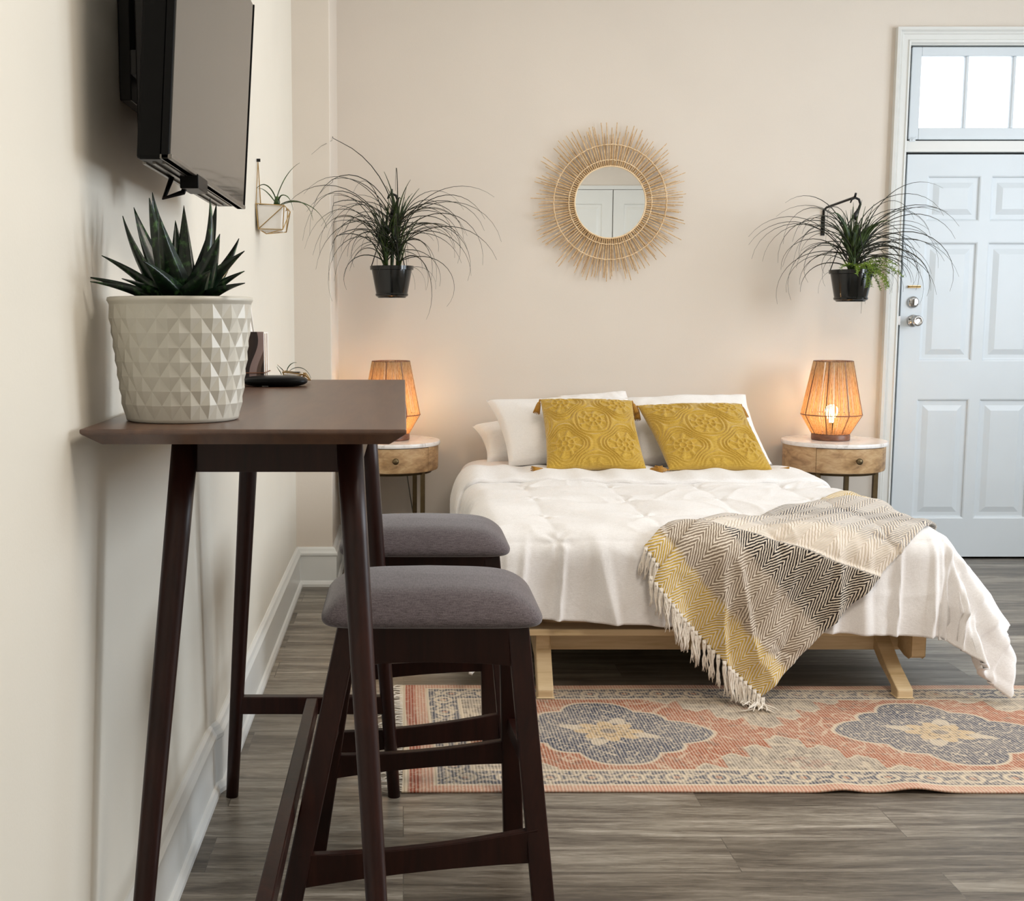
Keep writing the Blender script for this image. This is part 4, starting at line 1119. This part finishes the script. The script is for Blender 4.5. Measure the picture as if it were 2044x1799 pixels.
for (a, b, c_, d, Yd, w_) in leaves:
    strip_leaf(m, bez(u(*a, 4.09), u(*b, Yd), u(*c_, Yd), u(*d, Yd)), wprof(w_))
m.build('arching_leaves', M['orchid'], wp, smooth=True)
tp2 = geo_planter('desk_planter', 'tiny gold wire planter with a green sprig, behind the black case on the bar table', -.315, 3.05, 3.11, TZ + .001, .058, .030, 0)
L = tp2.location; m = MB()
for (a, b, c_, d, w_) in (((572, 742), (575, 728), (585, 722), (592, 724), .006), ((568, 745), (566, 738), (560, 735), (554, 728), .005), ((578, 740), (592, 728), (614, 732), (621, 756), .0035), ((562, 748), (560, 742), (556, 738), (553, 732), .004)):
    strip_leaf(m, bez(unproj(*a, 3.08) - L, unproj(*b, 3.08) - L, unproj(*c_, 3.08) - L, unproj(*d, 3.08) - L), wprof(w_))
m.build('sprig_leaves', M['orchid'], tp2, smooth=True)

# ------------------------------------------------------------------ hanging plants
def hanging_plant(px, pz, seed, label, clumps, nleaf, broad, bracket, fern):
    Yc = 5.70; t = thing('hanging_plant', label, 'hanging plant', (px, Yc, pz), 'plants in black hanging pots'); rt, rb, H = .100, .078, .145
    pot = MB().lathe([(rb - .006, 0), (rb, .004), (rb + .001, .012), (rb - .002, .016), (rt - .004, H - .022), (rt - .004, H - .020), (rt + .004, H - .018), (rt + .005, H), (rt - .002, H), (rt - .006, H - .006), (rb, .03)], n=48, capt=False)
    pot.build('nursery_pot', M['blackg'], t, auto=30)
    MB().lathe([(rt - .006, H - .022), (rt - .02, H - .018), (.001, H - .014)], n=32, capb=False).build('soil', M['soil'], t)
    sr = MB(); sr.lathe([(rb - .012, -.006), (rb - .008, 0)], n=32); sr.build('drip_saucer', M['blackg'], t)
    hk = MB(); hz = H + .31
    for k in range(3):
        a = 2 * PI * k / 3 + .9; hk.tube([(rt * math.cos(a), rt * math.sin(a), H - .004), (.03 * math.cos(a), .03 * math.sin(a), hz - .10), (.006 * math.cos(a), .006 * math.sin(a), hz - .06)], .0024, 6)
    pts = [(0, 0, hz - .07), (.004, 0, hz - .05), (.020, 0, hz - .025), (.028, 0, hz), (.020, 0, hz + .022), (.002, 0, hz + .030), (-.014, 0, hz + .022), (-.020, 0, hz + .006)]
    hk.tube(pts, [.012, .009, .007, .006, .006, .006, .005, .003], 8)
    hk.build('hanger_hook', M['blackm'], t, smooth=True)
    rnd = random.Random(seed); wall = BY - Yc - .012
    fo = MB(); core = MB()
    def leaf(o, az, el, L, w_, droop, mb, n=14):
        p = Vector(o); d = Vector((math.cos(az) * math.cos(el), math.sin(az) * math.cos(el), math.sin(el))); pts = [p.copy()]; hx, hy = math.cos(az), math.sin(az)
        for i in range(n):
            q = (i + 1) / n; st = L / n; e2 = el - droop * q ** 1.35
            dd = Vector((hx * math.cos(e2), hy * math.cos(e2), math.sin(e2)))
            if dd.length: p = p + dd * st
            if p.y > wall: p.y = wall - rnd.uniform(0, .004)
            if px + p.x < -.322 and p.y > 5.42 - Yc: p.x = -.322 - px
            pts.append(p.copy())
        mb.tube(pts, [max(.0005, w_ * (1 - .82 * (i / n) ** 1.2)) for i in range(n + 1)], 4, sx=1.0)
    for i in range(nleaf):
        c_ = clumps[i % len(clumps)]; hh = rnd.uniform(.02, c_[2]); o = (c_[0], c_[1], H - .01 + hh)
        el = R(rnd.uniform(25, 82)); L_ = rnd.uniform(.32, .72) * (1.0 if el > R(40) else .8); az = rnd.uniform(0, 2 * PI)
        if rnd.random() < .55: az = rnd.choice([rnd.uniform(-.7, .5), PI - rnd.uniform(-.7, .5)]) 
        if px < 0 and math.cos(az) < -.2 and math.sin(az) > -.35: az = PI + rnd.uniform(.45, 1.15); L_ *= 1.2
        leaf(o, az, el, L_, rnd.uniform(.0021, .0031), R(rnd.uniform(95, 160)), fo)
    for i in range(nleaf):
        c_ = clumps[i % len(clumps)]; hh = rnd.uniform(0, c_[2] * 1.1); o = (c_[0] + rnd.uniform(-.008, .008), c_[1] + rnd.uniform(-.008, .008), H - .01 + hh)
        leaf(o, rnd.uniform(0, 2 * PI), R(rnd.uniform(62, 86)), rnd.uniform(.10, .24), rnd.uniform(.0035, .0055), R(rnd.uniform(5, 40)), core)
    for c_ in clumps: core.tube([(c_[0], c_[1], H - .02), (c_[0], c_[1], H + .04), (c_[0] + .003, c_[1], H + c_[2] + .04)], [.012, .010, .005], 8)
    for (dx, dz, w_, az) in broad:
        strip_leaf(core, bez((0, 0, H - .01), (dx * .2, -.02, H + dz * .6), (dx * .6, -.05, H + dz), (dx, -.06, H + dz * .85)), [w_ * (.5 + .5 * math.sin(PI * min(1, .15 + i / 12))) * (1 - (i / 12) ** 4) + .0005 for i in range(13)], up=(0, -1, .3))
    for k in range(5):
        a = rnd.uniform(0, 2 * PI); leaf((rt * .8 * math.cos(a), rt * .8 * math.sin(a), H - .01), a, R(20), .22, .0012, R(115), fo)
    fo.build('arching_leaves', M['palmdk'], t, smooth=True); core.build('leaf_crown', M['palm'], t, smooth=True)
    if fern:
        fm = MB()
        for k in range(16):
            az = rnd.uniform(-PI, .5) if k % 2 else rnd.uniform(-.6, .3); el = R(rnd.uniform(-20, 55)); L_ = rnd.uniform(.10, .22)
            p = Vector((.02, -.03, H)); pts = [p.copy()]
            for i in range(12):
                e2 = el - R(80) * (i / 12); p = p + Vector((math.cos(az) * math.cos(e2), math.sin(az) * math.cos(e2), math.sin(e2))) * L_ / 12; pts.append(p.copy())
            fm.tube(pts, .0012, 4)
            for p in pts[2:]:
                for q in range(7):
                    d = Vector((rnd.uniform(-1, 1), rnd.uniform(-1, 1), rnd.uniform(-.6, 1))).normalized() * rnd.uniform(.008, .020); fm.tube([p, p + d * .6, p + d], [.0013, .0013, .0006], 3)
        for k in range(3):
            p = Vector((.03 + .01 * k, -.095, H + .01))
            for i in range(9):
                p = p + Vector((rnd.uniform(-.003, .004), -.001, -.010))
                for q in range(7):
                    d = Vector((rnd.uniform(-1, 1), rnd.uniform(-1, .2), rnd.uniform(-.8, .6))).normalized() * rnd.uniform(.006, .014); fm.tube([p, p + d], [.0014, .0006], 3)
        fm.build('fern_sprays', M['fern'], t)
    # wall bracket: its own thing, screwed to the wall
    bb = thing('plant_bracket', bracket[1], 'bracket', (px + bracket[0], BY, pz + hz)); bxx = bracket[0]
    b = MB(); b.tube([(0, -.006, -.115), (0, -.006, .0), (.006, -.03, .012), (-bxx, Yc - BY - .0, .032), (-bxx - .0, Yc - BY - .012, .050)], [.006, .006, .006, .006, .005], 8)
    b.build('arm', M['blackm'], bb, smooth=True)
    MB().box(-.010, .010, -.005, 0, -.125, -.03).build('wall_plate', M['blackm'], bb, bevel=.001)
    return t
hanging_plant(-.055, 1.352, 4, 'spiky long-leaved plant in a black pot hanging above the left nightstand', [(-.028, -.01, .16), (.030, .0, .22)], 74, [(.045, .36, .020, 0), (.02, .26, .014, 0)], (.0, 'black bracket mostly hidden by the left hanging plant'), False)
hanging_plant(2.148, 1.334, 9, 'long-leaved plant with pale fern in a black pot hanging in front of the door casing', [(-.01, 0, .14), (.025, .01, .12), (.0, -.02, .10)], 74,
              [(-.14, .30, .020, 0), (-.10, .26, .018, 0), (.0, .24, .020, 0), (.05, .22, .020, 0), (.10, .24, .016, 0), (.16, .26, .014, 0), (-.02, .20, .022, 0)], (-.022 - .01, 'black angled wall bracket holding the right hanging plant'), True)
